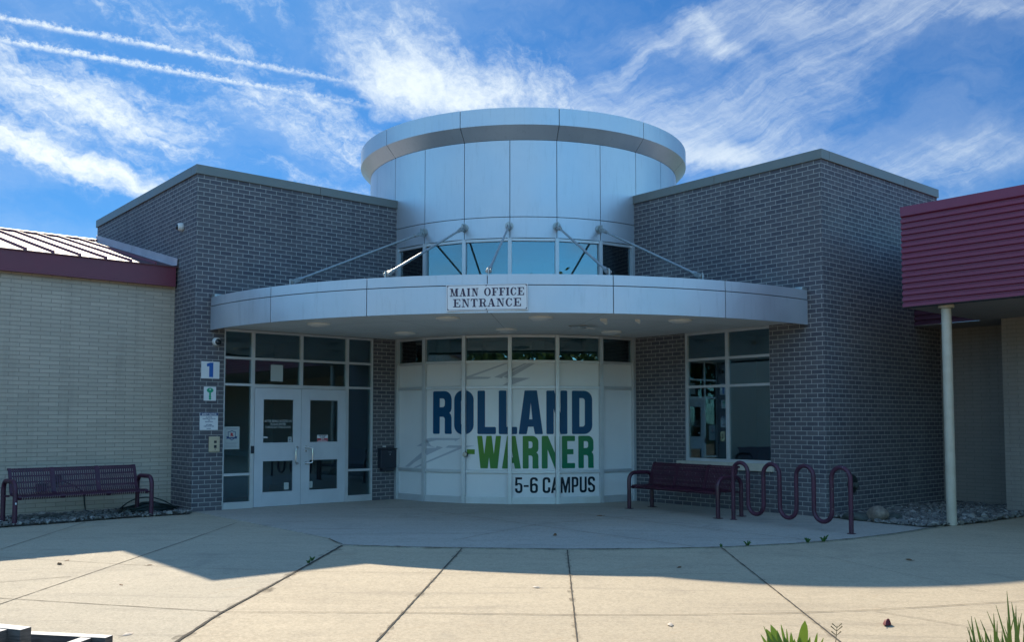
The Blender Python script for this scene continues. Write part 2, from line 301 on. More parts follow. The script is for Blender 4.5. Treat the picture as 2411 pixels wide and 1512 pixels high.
M['drystem'] = mat('dry_stem', (.26, .19, .10), .8)
M['crown'] = mat('tree_leaf', fn=leaf_fn((.035, .075, .015), (.09, .13, .03)))
M['bark'] = mat('bark', fn=mottled((.06, .045, .03), (.12, .09, .06), 8, (.8, .95), .5))
M['leaf_brown'] = mat('leaf_brown', (.16, .085, .035), .7)
M['leaf_red'] = mat('leaf_red', (.13, .008, .012), .5)
M['leaf_pale'] = mat('leaf_pale', (.55, .46, .36), .7)


# ------------------------------------------------------------------ mesh builder
class MB:
    def __init__(s): s.v = []; s.f = []; s.uv = {}
    def add(s, vs, fs):
        o = len(s.v); s.v += [tuple(x) for x in vs]; s.f += [tuple(i+o for i in f) for f in fs]; return s
    def quad(s, a, b, c, d): return s.add([a, b, c, d], [(0, 1, 2, 3)])
    def box(s, x0, x1, y0, y1, z0, z1):
        return s.add([(x0, y0, z0), (x1, y0, z0), (x1, y1, z0), (x0, y1, z0), (x0, y0, z1), (x1, y0, z1), (x1, y1, z1), (x0, y1, z1)],
                     [(0, 3, 2, 1), (4, 5, 6, 7), (0, 1, 5, 4), (1, 2, 6, 5), (2, 3, 7, 6), (3, 0, 4, 7)])
    def obox(s, o, a, b, c, r0, r1):
        """box in a frame: origin o, axes a,b,c, ranges r0..r1 per axis"""
        o, a, b, c = Vector(o), Vector(a), Vector(b), Vector(c)
        P = lambda i, j, k: o + a*(r0[0], r1[0])[i] + b*(r0[1], r1[1])[j] + c*(r0[2], r1[2])[k]
        return s.add([P(0, 0, 0), P(1, 0, 0), P(1, 1, 0), P(0, 1, 0), P(0, 0, 1), P(1, 0, 1), P(1, 1, 1), P(0, 1, 1)],
                     [(0, 3, 2, 1), (4, 5, 6, 7), (0, 1, 5, 4), (1, 2, 6, 5), (2, 3, 7, 6), (3, 0, 4, 7)])
    def tube(s, path, r, n=10, caps=True, closed=False):
        P = [Vector(p) for p in path]; N = len(P); rr = r if isinstance(r, (list, tuple)) else [r]*N
        vs = []; fs = []; prev = None
        for i in range(N):
            t = (P[(i+1) % N]-P[i-1]) if (closed or 0 < i < N-1) else (P[1]-P[0] if i == 0 else P[-1]-P[-2])
            t.normalize()
            if prev is None: a = t.orthogonal().normalized()
            else:
                a = prev - t*prev.dot(t)
                a = a.normalized() if a.length > 1e-6 else t.orthogonal().normalized()
            prev = a; b = t.cross(a)
            vs += [P[i] + (a*cos(2*pi*k/n) + b*sin(2*pi*k/n))*rr[i] for k in range(n)]
        for i in range(N if closed else N-1):
            j = (i+1) % N
            fs += [(i*n+k, i*n+(k+1) % n, j*n+(k+1) % n, j*n+k) for k in range(n)]
        if caps and not closed: fs += [tuple(range(n-1, -1, -1)), tuple((N-1)*n+k for k in range(n))]
        return s.add(vs, fs)
    def prism(s, poly, z0, z1, holes=()):
        L = [[Vector((x, y, 0)) for x, y in q] for q in [poly]+list(holes)]
        tri = tessellate_polygon(L); flat = [p for q in L for p in q]; n = len(flat)
        s.add([(p.x, p.y, z1) for p in flat], [tuple(t) for t in tri])
        if z0 != z1:
            s.add([(p.x, p.y, z0) for p in flat], [tuple(reversed(t)) for t in tri])
            o = 0
            for q in L:
                m = len(q)
                for i in range(m):
                    a, b = q[i], q[(i+1) % m]; s.add([(a.x, a.y, z0), (b.x, b.y, z0), (b.x, b.y, z1), (a.x, a.y, z1)], [(0, 1, 2, 3)])
        return s
    def lathe(s, prof, c, axis=(0, 0, 1), n=24):
        ax = Vector(axis).normalized(); a = ax.orthogonal().normalized(); b = ax.cross(a); c = Vector(c); m = len(prof)
        vs = [c + ax*z + (a*cos(2*pi*k/n)+b*sin(2*pi*k/n))*r for k in range(n) for r, z in prof]
        fs = [(k*m+i, ((k+1) % n)*m+i, ((k+1) % n)*m+i+1, k*m+i+1) for k in range(n) for i in range(m-1)]
        return s.add(vs, fs)
    def build(s, name, material, parent=None, smooth=None, uv=None, bevel=0.0, recalc=True):
        me = bpy.data.meshes.new(name); me.from_pydata(s.v, [], s.f); me.update()
        bm = bmesh.new(); bm.from_mesh(me)
        if smooth is not None or bevel or recalc:
            bmesh.ops.remove_doubles(bm, verts=bm.verts, dist=1e-5)
        if recalc: bmesh.ops.recalc_face_normals(bm, faces=bm.faces)
        if bevel:
            bmesh.ops.bevel(bm, geom=[e for e in bm.edges if len(e.link_faces) == 2 and e.calc_face_angle(0) > .5], offset=bevel, segments=2, affect='EDGES', profile=.6)
        if uv:
            L = bm.loops.layers.uv.new('UVMap')
            for f in bm.faces:
                nx, ny, nz = (abs(q) for q in f.normal)
                for l in f.loops:
                    x, y, z = l.vert.co
                    l[L].uv = (y+uv[0], z+uv[1]) if nx > .7 else ((x+uv[2], z+uv[1]) if ny > .7 else (x, y))
        bm.to_mesh(me); bm.free()
        if smooth is not None:
            me.polygons.foreach_set('use_smooth', [True]*len(me.polygons)); me.set_sharp_from_angle(angle=rad(smooth))
        if isinstance(material, (list, tuple)):
            for m_ in material: me.materials.append(m_)
        else: me.materials.append(material)
        o = bpy.data.objects.new(name, me); C.objects.link(o)
        if parent is not None:
            o.parent = parent; o.matrix_parent_inverse = Matrix.Translation(-top(parent).location)
            if parent.parent is not None or top(parent).get('local'): o.matrix_parent_inverse = Matrix.Identity(4)
        return o
def top(o):
    while o.parent is not None: o = o.parent
    return o
def tag(o, label=None, cat=None, group=None, kind=None):
    for k, v in (('label', label), ('category', cat), ('group', group), ('kind', kind)):
        if v: o[k] = v
    return o
def thing(name, label, cat, loc=(0, 0, 0), group=None, rz=0):
    o = bpy.data.objects.new(name, None); o.empty_display_size = .2; C.objects.link(o); o.location = loc; o.rotation_euler = (0, 0, rz)
    return tag(o, label, cat, group)
def struct(o): o['kind'] = 'structure'; return o
def arc(cx, cy, r, a0, a1, n): return [(cx+r*cos(rad(a0+(a1-a0)*i/n)), cy+r*sin(rad(a0+(a1-a0)*i/n))) for i in range(n+1)]
def wall_cells(mb, axis, c, u0, u1, z0, z1, holes, depth):
    """wall face on plane axis=c with rectangular holes (a,b,za,zb); reveals go inwards by depth"""
    us = sorted({u0, u1, *[h[0] for h in holes], *[h[1] for h in holes]}); zs = sorted({z0, z1, *[h[2] for h in holes], *[h[3] for h in holes]})
    P = (lambda u, z, d=0: (u, c+d, z)) if axis == 1 else (lambda u, z, d=0: (c+d, u, z))
    for a, b in zip(us, us[1:]):
        for q, r in zip(zs, zs[1:]):
            if any(h[0] <= a and b <= h[1] and h[2] <= q and r <= h[3] for h in holes): continue
            mb.quad(P(a, q), P(b, q), P(b, r), P(a, r))
    for a, b, q, r in holes:
        for (s, t) in (((a, q), (a, r)), ((b, q), (b, r)), ((a, r), (b, r)), ((a, q), (b, q))):
            if s[1] == t[1] == z0: continue
            mb.quad(P(*s), P(*t), P(t[0], t[1], depth), P(s[0], s[1], depth))


# ------------------------------------------------------------------ ground
struct(MB().quad((-500, -500, -.03), (500, -500, -.03), (500, 500, -.03), (-500, 500, -.03)).build('ground', M['grass']))
struct(MB().quad((-42, -36, -.008), (14, -36, -.008), (14, 1.0, -.008), (-42, 1.0, -.008)).build('pavement', M['concrete']))
ARC = [(-7.975, -5.62), (-7.5, -6.27), (-6.95, -6.86), (-6.01, -7.81), (-5.45, -8.26), (-4.85, -8.65), (-4.37, -8.95), (-3.78, -9.19), (-3.14, -9.41), (-2.35, -9.57), (-1.35, -9.665), (-.03, -9.67)]
LJ = [(-7.975, -5.62), (-8.97, -6.69), (-9.9, -7.68), (-10.88, -8.70), (-11.54, -9.48), (-12.6, -10.7), (-14.6, -13.0)]
side = [(-30, 1.0), (-7.9, .2), (-7.86, -.33)] + [(-7.80, -4.95)] + LJ + [(-30, -13.0)]
struct(MB().prism([(-30, .9), (-30, -13), (-14.6, -13), *reversed(LJ[:-1]), (-7.80, -4.95), (-7.4, .4), (-8.5, .9)], -.004, -.004).build('side_pavement', M['concrete2']))
slab = ARC + [(.30, -9.64), (.1, -8.2), (.12, .3), (-7.75, .3), (-7.75, -4.9)]
struct(MB().prism(list(reversed(slab)), -.02, .006).build('entrance_slab', M['concrete3']))
def strip(pts, wd, z=.0, jit=.14, step=.09):
    mb = MB(); L = []
    for a, b in zip(pts, pts[1:]):
        a, b = Vector(a), Vector(b); n = max(1, int((b-a).length/step))
        L += [(a+(b-a)*i/n) for i in range(n)]
    L.append(Vector(pts[-1])); prev = None
    for i, p in enumerate(L):
        t = (L[min(i+1, len(L)-1)]-L[max(i-1, 0)]).normalized(); nrm = Vector((-t.y, t.x)); q = p + nrm*random.uniform(-1, 1)*wd*jit
        hw = wd*.5*random.uniform(1-jit*2.2, 1+jit*2.2); cur = (q+nrm*hw, q-nrm*hw)
        if prev: mb.quad((*prev[1], z), (*cur[1], z), (*cur[0], z), (*prev[0], z))
        prev = cur
    return mb
mb = MB()
for pts, wd in ((ARC, .022), (LJ, .024), ([(-7.80, -4.95), (-7.94, -5.57)], .016)):
    s_ = strip(pts, wd, .0 if wd == .024 else .010); mb.add(s_.v, s_.f)
struct(mb.build('joint', M['crack'], recalc=False))
mb = MB()
R1 = [(-6.95, -6.86), (-10.42, -10.42), (-12.5, -12.5)]; R2 = [(-6.01, -7.81), (-9.3, -11.37), (-11.5, -13.8)]; R3 = [(-4.37, -8.95), (-7.82, -12.6), (-9.9, -14.8)]
for pts, wd in ((R1, .014), (R2, .012), (R3, .011), ([(-13.5, -4.9), (-12.17, -6.78), (-10.85, -8.69), (-9.72, -9.67), (-8.66, -10.69), (-7.94, -11.29), (-7.22, -11.80), (-6.57, -12.19), (-5.16, -12.86), (-3.0, -13.5)], .010),
                ([(-13.6, -8.65), (-12.23, -7.1), (-9.26, -3.73), (-7.9, -2.15)], .010)):
    s_ = strip(pts, wd); mb.add(s_.v, s_.f)
struct(mb.build('pavement_joint', M['crack'], recalc=False))
mb = MB()
for pts, wd in (([(-11.9, -3.5), (-11.38, -4.26), (-10.71, -5.36), (-10.22, -6.13), (-9.42, -7.09), (-8.3, -8.20), (-7.29, -9.18), (-5.9, -10.3)], .007), ([(-6.60, -12.21), (-6.60, -13.3)], .007), ([(-3.73, -9.43), (-4.96, -12.45)], .006),
                ([(-11.46, -3.17), (-9.73, -.51)], .012), ([(-12.0, -5.85), (-11.34, -5.93)], .01), ([(-2.2, -9.6), (-1.6, -11.3), (-1.0, -13)], .01)):
    s_ = strip(pts, wd); mb.add(s_.v, s_.f)
for pts, wd in (([(-4.43, -1.9), (-4.54, -5.5), (-4.6, -8.7)], .012), ([(-2.68, -3.38), (-2.87, -7.2), (-2.9, -9.4)], .012), ([(-7.7, -2.5), (-5.3, -3.3), (-4.5, -3.4), (-2.7, -3.42)], .011), ([(-6.6, -6.2), (-4.5, -5.5), (-2.8, -5.6), (-.1, -5.7)], .011)):
    s_ = strip(pts, wd, .010); mb.add(s_.v, s_.f)
struct(mb.build('faint_joint', M['cut'], recalc=False))

def stain_fn(t, p, o):
    tc = t.n('ShaderNodeTexCoord').outputs['Object']; n = t.noise(tc, 3.5, 7, .7, .5); p.inputs['Base Color'].default_value = (.13, .105, .075, 1); p.inputs['Roughness'].default_value = .95
    mx = t.n('ShaderNodeMixShader', i={0: t.m('MULTIPLY', t.mr(n, .46, .70), .55)}); t.t.links.new(t.n('ShaderNodeBsdfTransparent').outputs[0], mx.inputs[1]); t.t.links.new(p.outputs[0], mx.inputs[2]); t.t.links.new(mx.outputs[0], o.inputs[0])
M['stain'] = mat('joint_stain', fn=stain_fn)
mb = MB()
for pts, wd in ((LJ, .10), (R1, .05), (R2, .04), (R3, .045)):
    s_ = strip(pts, wd, -.0015, .30); mb.add(s_.v, s_.f)
struct(mb.build('joint_stain', M['stain'], recalc=False))
mb = MB(); s_ = strip(ARC, .12, .008, .30); mb.add(s_.v, s_.f); struct(mb.build('joint_stain', M['stain'], recalc=False))
# gravel beds
BED_L = [(-22, -1.35), (-14, -.83), (-10.95, -.51), (-9.9, -.42), (-9.22, -.31), (-8.5, -.31), (-7.98, -.34), (-7.83, -.05), (-7.83, 1.02), (-22, 1.02)]
BED_R = [(0.0, -7.84), (-.02, -8.0), (-.20, -8.91), (-.22, -9.62), (.3, -9.68), (1.18, -9.82), (2.2, -9.86), (3.1, -9.86), (3.1, -9.45), (4.28, -9.45), (4.28, -7.84)]
def inside(p, poly):
    c = False; j = len(poly)-1
    for i in range(len(poly)):
        if (poly[i][1] > p[1]) != (poly[j][1] > p[1]) and p[0] < (poly[j][0]-poly[i][0])*(p[1]-poly[i][1])/(poly[j][1]-poly[i][1])+poly[i][0]: c = not c
        j = i
    return c
bm_ = bmesh.new(); bmesh.ops.create_icosphere(bm_, subdivisions=1, radius=1); ICO = ([v.co.copy() for v in bm_.verts], [tuple(v.index for v in f.verts) for f in bm_.faces]); bm_.free()
def stones(poly, n, x0, x1, y0, y1, size, edge=.01):
    mb = MB(); k = 0
    while k < n:
        p = (random.uniform(x0, x1), random.uniform(y0, y1))
        if not inside(p, poly): continue
        k += 1; r = size*random.lognormvariate(0, .35); R = Matrix.Rotation(random.random()*6.3, 3, 'Z') @ Matrix.Rotation(random.random()*.8, 3, 'X')
        sc = Vector((r*random.uniform(.8, 1.5), r*random.uniform(.7, 1.1), r*random.uniform(.45, .8))); jit = [random.uniform(.78, 1.22) for _ in ICO[0]]
        z = .012+r*.3+random.random()*.02
        mb.add([R @ Vector((v.x*sc.x, v.y*sc.y, v.z*sc.z))*j + Vector((p[0], p[1], z)) for v, j in zip(ICO[0], jit)], ICO[1])
    return mb
struct(MB().prism(BED_L, .012, .012).build('soil', M['soil'])); struct(MB().prism(BED_R, .012, .012).build('soil', M['soil']))
tag(stones(BED_L, 4600, -16, -7.83, -1.0, 1.02, .026).build('gravel', M['stones'], recalc=False, smooth=40), 'pale crushed gravel in the strip under the tan brick wall', 'gravel', kind='stuff')
tag(stones(BED_R, 4200, -.25, 4.28, -9.88, -7.84, .029).build('gravel', M['stones'], recalc=False, smooth=40), 'grey river gravel in the corner bed around the cream post', 'gravel', kind='stuff')

# ------------------------------------------------------------------ left dark brick block with the entrance doors
A, HT, HC = 7.82, 6.30, .17
lb = thing('brick_block', 'dark brick block with the double entrance doors under the canopy end', 'building', (-A, 0, 0))
mb = MB(); SF = (-7.255, -4.06, 0, 3.335)
wall_cells(mb, 1, 0, -A, -3.50, 0, HT-HC+.02, [SF], .14)
mb.quad((-A, 0, 0), (-A, 6.08, 0), (-A, 6.08, HT-.1), (-A, 0, HT-.1)); mb.quad((-A, 6.08, 0), (.5, 6.08, 0), (.5, 6.08, HT-.1), (-A, 6.08, HT-.1))
mb.quad((.5, 6.08, 0), (.5, 3.0, 0), (.5, 3.0, HT-.1), (.5, 6.08, HT-.1))
mb.build('wall', M['brick'], lb, uv=(.0, .0, .046))
MB().box(-A+.05, .45, .05, 6.03, 6.0, 6.12).build('roof', M['underside'], lb)
def coping(mb, pieces):
    for p in pieces: mb.box(*p)
mb = MB()
coping(mb, [(-A-.03, -5.35, -.03, .22, HT-HC, HT), (-5.344, -3.25, -.03, .22, HT-HC, HT), (-A-.03, -A+.22, .226, 3.1, HT-HC, HT), (-A-.03, -A+.22, 3.106, 6.11, HT-HC, HT), (-A+.226, .5, 5.88, 6.11, HT-HC, HT)])
mb.build('coping', M['coping'], lb, bevel=.006)
mb = MB(); YF0, YF1 = .025, .12
def fb(x0, x1, z0, z1, y0=YF0, y1=YF1): mb.box(x0, x1, y0, y1, z0, z1)
fb(-7.255, -7.22, 0, 3.335); fb(-4.10, -4.06, 0, 3.335); fb(-6.71, -6.642, 0, 3.29); fb(-4.695, -4.628, 0, 3.29); fb(-5.71, -5.645, 2.325, 3.29)
fb(-7.22, -4.10, 3.29, 3.335, .028)
for a, b in ((-7.22, -6.71), (-6.642, -5.71), (-5.645, -4.695), (-4.628, -4.10)): fb(a, b, 2.778, 2.826, .03)
for a, b in ((-7.22, -6.71), (-4.628, -4.10)): fb(a, b, 2.282, 2.328, .03); fb(a, b, .612, .66, .03); fb(a, b, 0, .13, .022)
fb(-6.642, -4.695, 2.255, 2.325, .03)
mb.build('storefront_frame', M['alu'], lb, bevel=.004)
for a, b in ((-7.22, -6.71), (-4.628, -4.10)):
    for z0, z1 in ((.13, .612), (.66, 2.282), (2.328, 2.778), (2.826, 3.29)): MB().box(a, b, .07, .078, z0, z1).build('window_pane', M['glass'], lb)
for a, b in ((-6.642, -5.71), (-5.645, -4.695)):
    for z0, z1 in ((2.325, 2.778), (2.826, 3.29)): MB().box(a, b, .07, .078, z0, z1).build('window_pane', M['glass'], lb)
mb = MB()
x0, x1, y0, y1, z0, z1 = -A+.1, -3.6, .14, 5.6, .0, 3.6
mb.quad((x0, y1, z0), (x1, y1, z0), (x1, y1, z1), (x0, y1, z1)); mb.quad((x0, y0, z0), (x0, y1, z0), (x0, y1, z1), (x0, y0, z1)); mb.quad((x1, y0, z0), (x1, y1, z0), (x1, y1, z1), (x1, y0, z1))
mb.quad((x0, y0, z1), (x1, y0, z1), (x1, y1, z1), (x0, y1, z1)); mb.quad((x0, y0, .004), (x1, y0, .004), (x1, y1, .004), (x0, y1, .004)); mb.box(-6.3, -5.2, 2.4, 2.9, .01, 1.0)
mb.build('interior', M['interior'], lb, recalc=False)
MB().box(-6.705, -6.645, .005, .022, 1.02, 1.16).build('latch_plate', M['mailbox'], lb)

# ---- lettering helpers
def lay(polys, o, a, b, n, off, mb):
    """polys (outer, holes) in a local plane: origin o, axes a (right) b (up), normal n, lifted by off"""
    o, a, b, n = Vector(o), Vector(a), Vector(b), Vector(n)
    for i, (P, H) in enumerate(polys):
        L = [[Vector((x, y, 0)) for x, y in q] for q in [P]+H]; flat = [p for q in L for p in q]
        mb.add([o+a*p.x+b*p.y+n*(off+i*.00025) for p in flat], [tuple(t) for t in tessellate_polygon(L)])
def text_polys(body, size, align='CENTER', bold=0.0, xs=1.0):
    cu = bpy.data.curves.new('t', 'FONT'); cu.body = body; cu.size = size; cu.align_x = align; cu.offset = bold; cu.resolution_u = 2
    ob = bpy.data.objects.new('t', cu); C.objects.link(ob); dg = bpy.context.evaluated_depsgraph_get()
    me = bpy.data.meshes.new_from_object(ob.evaluated_get(dg)); out = ([(v.co.x*xs, v.co.y) for v in me.vertices], [tuple(p.vertices) for p in me.polygons])
    bpy.data.objects.remove(ob); bpy.data.curves.remove(cu); bpy.data.meshes.remove(me); return out
def lay_text(mb, body, size, o, a, b, n, off, **k):
    vs, fs = text_polys(body, size, **k); o, a, b, n = Vector(o), Vector(a), Vector(b), Vector(n)
    mb.add([o+a*x+b*y+n*off for x, y in vs], fs)
def rectp(x0, y0, x1, y1): return ([(x0, y0), (x1, y0), (x1, y1), (x0, y1)], [])
def rrect(x0, y0, x1, y1, r, n=5):
    return arc(x1-r, y1-r, r, 0, 90, n)+arc(x0+r, y1-r, r, 90, 180, n)+arc(x0+r, y0+r, r, 180, 270, n)+arc(x1-r, y0+r, r, 270, 360, n)
X_, Z_, YN = (1, 0, 0), (0, 0, 1), (0, -1, 0)        # plane y=0 seen from -y

# doors
def door(x0, x1, hx, foot, mirrored):
    d = MB(); gx0, gx1 = (x0+.155, x1-.147) if not mirrored else (x0+.168, x1-.16)
    g1, g2 = (1.20, 2.055), (.268, .885); y0, y1 = .018, .064
    d.box(x0, gx0, y0, y1, .012, 2.25); d.box(gx1, x1, y0, y1, .012, 2.25)
    d.box(gx0, gx1, y0, y1, .012, g2[0]); d.box(gx0, gx1, y0, y1, g2[1], g1[0]); d.box(gx0, gx1, y0, y1, g1[1], 2.25)
    for g in (g1, g2):
        for a, b, q, r in ((gx0, gx1, g[0], g[0]+.018), (gx0, gx1, g[1]-.018, g[1]), (gx0, gx0+.018, g[0]+.018, g[1]-.018), (gx1-.018, gx1, g[0]+.018, g[1]-.018)): d.box(a, b, y0-.006, y0+.02, q, r)
    o = d.build('door', M['doorpaint'], lb, bevel=.003)
    for g in (g1, g2): MB().box(gx0, gx1, .036, .042, *g).build('door_glass', M['glass'], o)
    h = []
    for i in range(7): t = rad(90*i/6); h.append((foot+(hx-foot)*sin(t)*1.0, -.06-.02*(1-cos(t))+.0, 1.118+0*t)) if False else None
    h = [(foot, .02, 1.118), (foot, -.04, 1.118), (foot+(hx-foot)*.5, -.07, 1.118), (hx, -.085, 1.105), (hx, -.088, 1.07), (hx, -.088, .86), (hx, -.085, .825), (foot+(hx-foot)*.5, -.07, .812), (foot, -.04, .812), (foot, .02, .812)]
    hb = MB().tube(h, .012, 10); hb.lathe([(0, -.008), (.024, -.008), (.024, 0), (0, 0)], (foot, .016, 1.118), (0, 1, 0), 14); hb.lathe([(0, -.008), (.024, -.008), (.024, 0), (0, 0)], (foot, .016, .812), (0, 1, 0), 14)
    hb.build('handle', M['chrome'], o, smooth=50)
    return o, gx0, gx1
d1, a0, a1 = door(-6.636, -5.684, -5.835, -5.765, False)
d2, b0, b1 = door(-5.678, -4.70, -5.482, -5.575, True)
tag(d1, label='left door leaf with buzzed-in notice on its upper glass'); tag(d2, label='right door leaf with red and white sticker on its glass')
mb = MB()
for i, s_ in enumerate(('AFTER BEING BUZZED IN', 'PLEASE ENTER', 'THROUGH THIS DOOR')): lay_text(mb, s_, .062, (-6.155, .034, 1.605-.058*i), X_, Z_, YN, .001, bold=.0008, xs=.80)
mb.build('lettering', M['paper'], d1, recalc=False)
mb = MB(); lay([rectp(-6.465, 1.305, -6.365, 1.325), rectp(-6.45, 1.318, -6.39, 1.333)], (0, .034, 0), X_, Z_, YN, .001, mb); mb.build('sticker', M['white'], d1, recalc=False)
mb = MB(); lay([rectp(-5.95, 1.215, -5.87, 1.325)], (0, .034, 0), X_, Z_, YN, .001, mb); mb.build('sticker', M['paper'], d1, recalc=False)
mb = MB(); lay([rectp(-6.02, .315, -5.92, .45)], (0, .034, 0), X_, Z_, YN, .001, mb); mb.build('sticker', M['paper'], d1, recalc=False)
mb = MB(); lay([([(-5.91, 1.25), (-5.885, 1.28), (-5.935, 1.28)], []), rectp(-5.93, 1.295, -5.89, 1.303), rectp(-5.93, 1.225, -5.89, 1.233)], (0, .034, 0), X_, Z_, YN, .003, mb); mb.build('sticker_print', M['navy'], d1, recalc=False)
mb = MB(); lay([(rrect(-5.325, 1.215, -5.09, 1.355, .01), [])], (0, .034, 0), X_, Z_, YN, .001, mb); st = mb.build('sticker', M['white'], d2, recalc=False)
mb = MB(); lay([rectp(-5.323, 1.222, -5.092, 1.288)], (0, .034, 0), X_, Z_, YN, .002, mb); mb.build('sticker_band', M['red'], d2, recalc=False)
mb = MB(); lay_text(mb, 'THIS FACILITY', .032, (-5.2075, .034, 1.327), X_, Z_, YN, .003, xs=.85, bold=.001); mb.build('lettering', M['ink'], d2, recalc=False); mb = MB(); lay_text(mb, 'IS UNDER', .032, (-5.2075, .034, 1.297), X_, Z_, YN, .003, xs=.85, bold=.001); mb.build('lettering', M['ink'], d2, recalc=False)
mb = MB(); lay_text(mb, 'VIDEO', .032, (-5.2075, .034, 1.260), X_, Z_, YN, .004, xs=.85, bold=.001); mb.build('lettering', M['white'], d2, recalc=False); mb = MB(); lay_text(mb, 'SURVEILLANCE', .032, (-5.2075, .034, 1.229), X_, Z_, YN, .004, xs=.85, bold=.001); mb.build('lettering', M['white'], d2, recalc=False)
mb = MB(); lay([rectp(-5.505, .325, -5.415, .45)], (0, .034, 0), X_, Z_, YN, .001, mb); mb.build('sticker', M['paper'], d2, recalc=False)
mb = MB(); mb.lathe([(0, 0), (.016, 0), (.016, .012), (0, .012)], (-5.575, .018, 1.045), (0, -1, 0), 12); mb.build('lock', M['chrome'], d2)

# things fixed to the left block
def panel_sign(name, label, x0, x1, z0, z1, y=-.012, r=.006):
    t = thing(name, label, 'sign', ((x0+x1)/2, 0, z0)); mb = MB()
    P = rrect(x0, z0, x1, z1, r, 3); mb.add([(x, 0, z) for x, z in P]+[(x, y, z) for x, z in P], [tuple(range(len(P), 2*len(P)))]+[(i, (i+1) % len(P), len(P)+(i+1) % len(P), len(P)+i) for i in range(len(P))])
    mb.build('panel', M['white'], t); return t
sg = panel_sign('number_sign', 'square white sign with a blue number 1 on dark brick', -7.685, -7.348, 2.398, 2.71)
mb = MB(); cx = -7.518
lay([([(cx-.024, 2.425), (cx+.052, 2.425), (cx+.052, 2.69), (cx+.0, 2.69), (cx-.068, 2.668), (cx-.068, 2.615), (cx-.024, 2.622)], [])], (0, 0, 0), X_, Z_, YN, .014, mb); mb.build('number', M['signblue'], sg, recalc=False)
sg = panel_sign('key_sign', 'white sign with a green key on dark brick', -7.63, -7.405, 1.995, 2.25)
mb = MB(); cx, cz = -7.517, 2.185
lay([([(cx+.062*cos(rad(t)), cz+.045*sin(rad(t))) for t in range(0, 360, 15)], [[(cx+.014*cos(rad(t)), cz+.012+.013*sin(rad(t))) for t in range(0, 360, 30)]]),
     ([(cx-.018, 2.15), (cx-.018, 2.085), (cx-.026, 2.07), (cx-.015, 2.05), (cx-.025, 2.03), (cx-.01, 2.012), (cx+.012, 2.012), (cx+.026, 2.03), (cx+.014, 2.05), (cx+.024, 2.07), (cx+.016, 2.085), (cx+.018, 2.15)], [])], (0, 0, 0), X_, Z_, YN, .014, mb)
mb.build('key_symbol', M['signgreen'], sg, recalc=False)
sg = panel_sign('safety_sign', 'white notice with navy SAFETY NOTICE heading on dark brick', -7.695, -7.36, 1.463, 1.782)
mb = MB(); lay([rectp(-7.692, 1.722, -7.363, 1.779)], (0, 0, 0), X_, Z_, YN, .0135, mb); mb.build('heading_band', M['navy'], sg, recalc=False)
mb = MB(); lay_text(mb, 'SAFETY NOTICE', .044, (-7.5275, 0, 1.735), X_, Z_, YN, .015, xs=.85, bold=.0015); mb.build('heading', M['white'], sg, recalc=False)
mb = MB()
for i, s_ in enumerate(('ALL VISITORS', 'PLEASE PUSH CALL BUTTON', 'FOR', 'IDENTIFICATION', '', 'THIS CAMERA', 'IS BEING MONITORED')):
    if s_: mb = MB(); lay_text(mb, s_, .026, (-7.5275, 0, 1.685-.027*i), X_, Z_, YN, .0135, xs=.72, bold=.0008); mb.build('lettering', M['navy'], sg, recalc=False)
mb = MB(); lay([rectp(-7.57, 1.485, -7.49, 1.495)], (0, 0, 0), X_, Z_, YN, .0135, mb); mb.build('mark', M['navy'], sg, recalc=False)
t = thing('intercom', 'brushed bronze door intercom plate on dark brick beside the frame', 'intercom', (-7.42, 0, 1.065))
mb = MB().box(-7.525, -7.325, -.03, 0, 1.065, 1.345); mb.build('plate', M['brass'], t, bevel=.005)
MB().box(-7.435, -7.385, -.034, -.029, 1.225, 1.27).build('speaker_grille', M['mailbox'], t); MB().box(-7.435, -7.385, -.034, -.029, 1.135, 1.19).build('lens', M['mailbox'], t); MB().box(-7.42, -7.40, -.034, -.029, 1.105, 1.12).build('button', M['mailbox'], t)
def dome_camera(label, c, axis, look):
    t = thing('security_camera', label, 'camera', c, group='white dome cameras on the left brick block'); ax = Vector(axis)
    MB().lathe([(0, 0), (.07, 0), (.078, .012), (.078, .05), (.066, .085), (.035, .10), (0, .104)], c, axis, 24).build('housing', M['whiteplastic'], t, smooth=40)
    c2 = Vector(c)+ax*.055+Vector(look)*.012; lk = (Vector(look)+ax*1.1).normalized()
    MB().lathe([(.062, .012), (.055, .045), (.035, .064), (0, .07)], c2, lk, 20).build('dome', M['domeglass'], t, smooth=60)
dome_camera('white dome camera on dark brick just under the canopy end', (-7.42, 0, 3.075), (0, -1, 0), (.3, -.4, -.25))
dome_camera('white dome camera high on the brick side wall above the roof', (-A, .69, 5.255), (-1, 0, 0), (0, .5, -.2))
t = thing('poster', 'school poster with a shield emblem on the left sidelight glass', 'poster', (-7.06, .069, 1.10))
mb = MB(); mb.box(-7.21, -6.912, .064, .068, 1.105, 1.523); mb.build('sheet', M['paper'], t)
def shield(cx, cz, w_, h_): return [(cx-w_, cz+h_*.72), (cx-w_*.5, cz+h_*.78), (cx, cz+h_), (cx+w_*.5, cz+h_*.78), (cx+w_, cz+h_*.72), (cx+w_*.95, cz-h_*.15), (cx+w_*.6, cz-h_*.65), (cx, cz-h_), (cx-w_*.6, cz-h_*.65), (cx-w_*.95, cz-h_*.15)]
mb = MB(); lay([(shield(-7.06, 1.36, .078, .095), [shield(-7.06, 1.36, .066, .082)]), ([(-7.17, 1.30), (-6.95, 1.30), (-6.965, 1.325), (-6.95, 1.345), (-6.99, 1.345), (-7.0, 1.325), (-7.12, 1.325), (-7.13, 1.345), (-7.17, 1.345), (-7.155, 1.325)], [])], (0, .064, 0), X_, Z_, YN, .001, mb); mb.build('emblem', M['navy'], t, recalc=False)
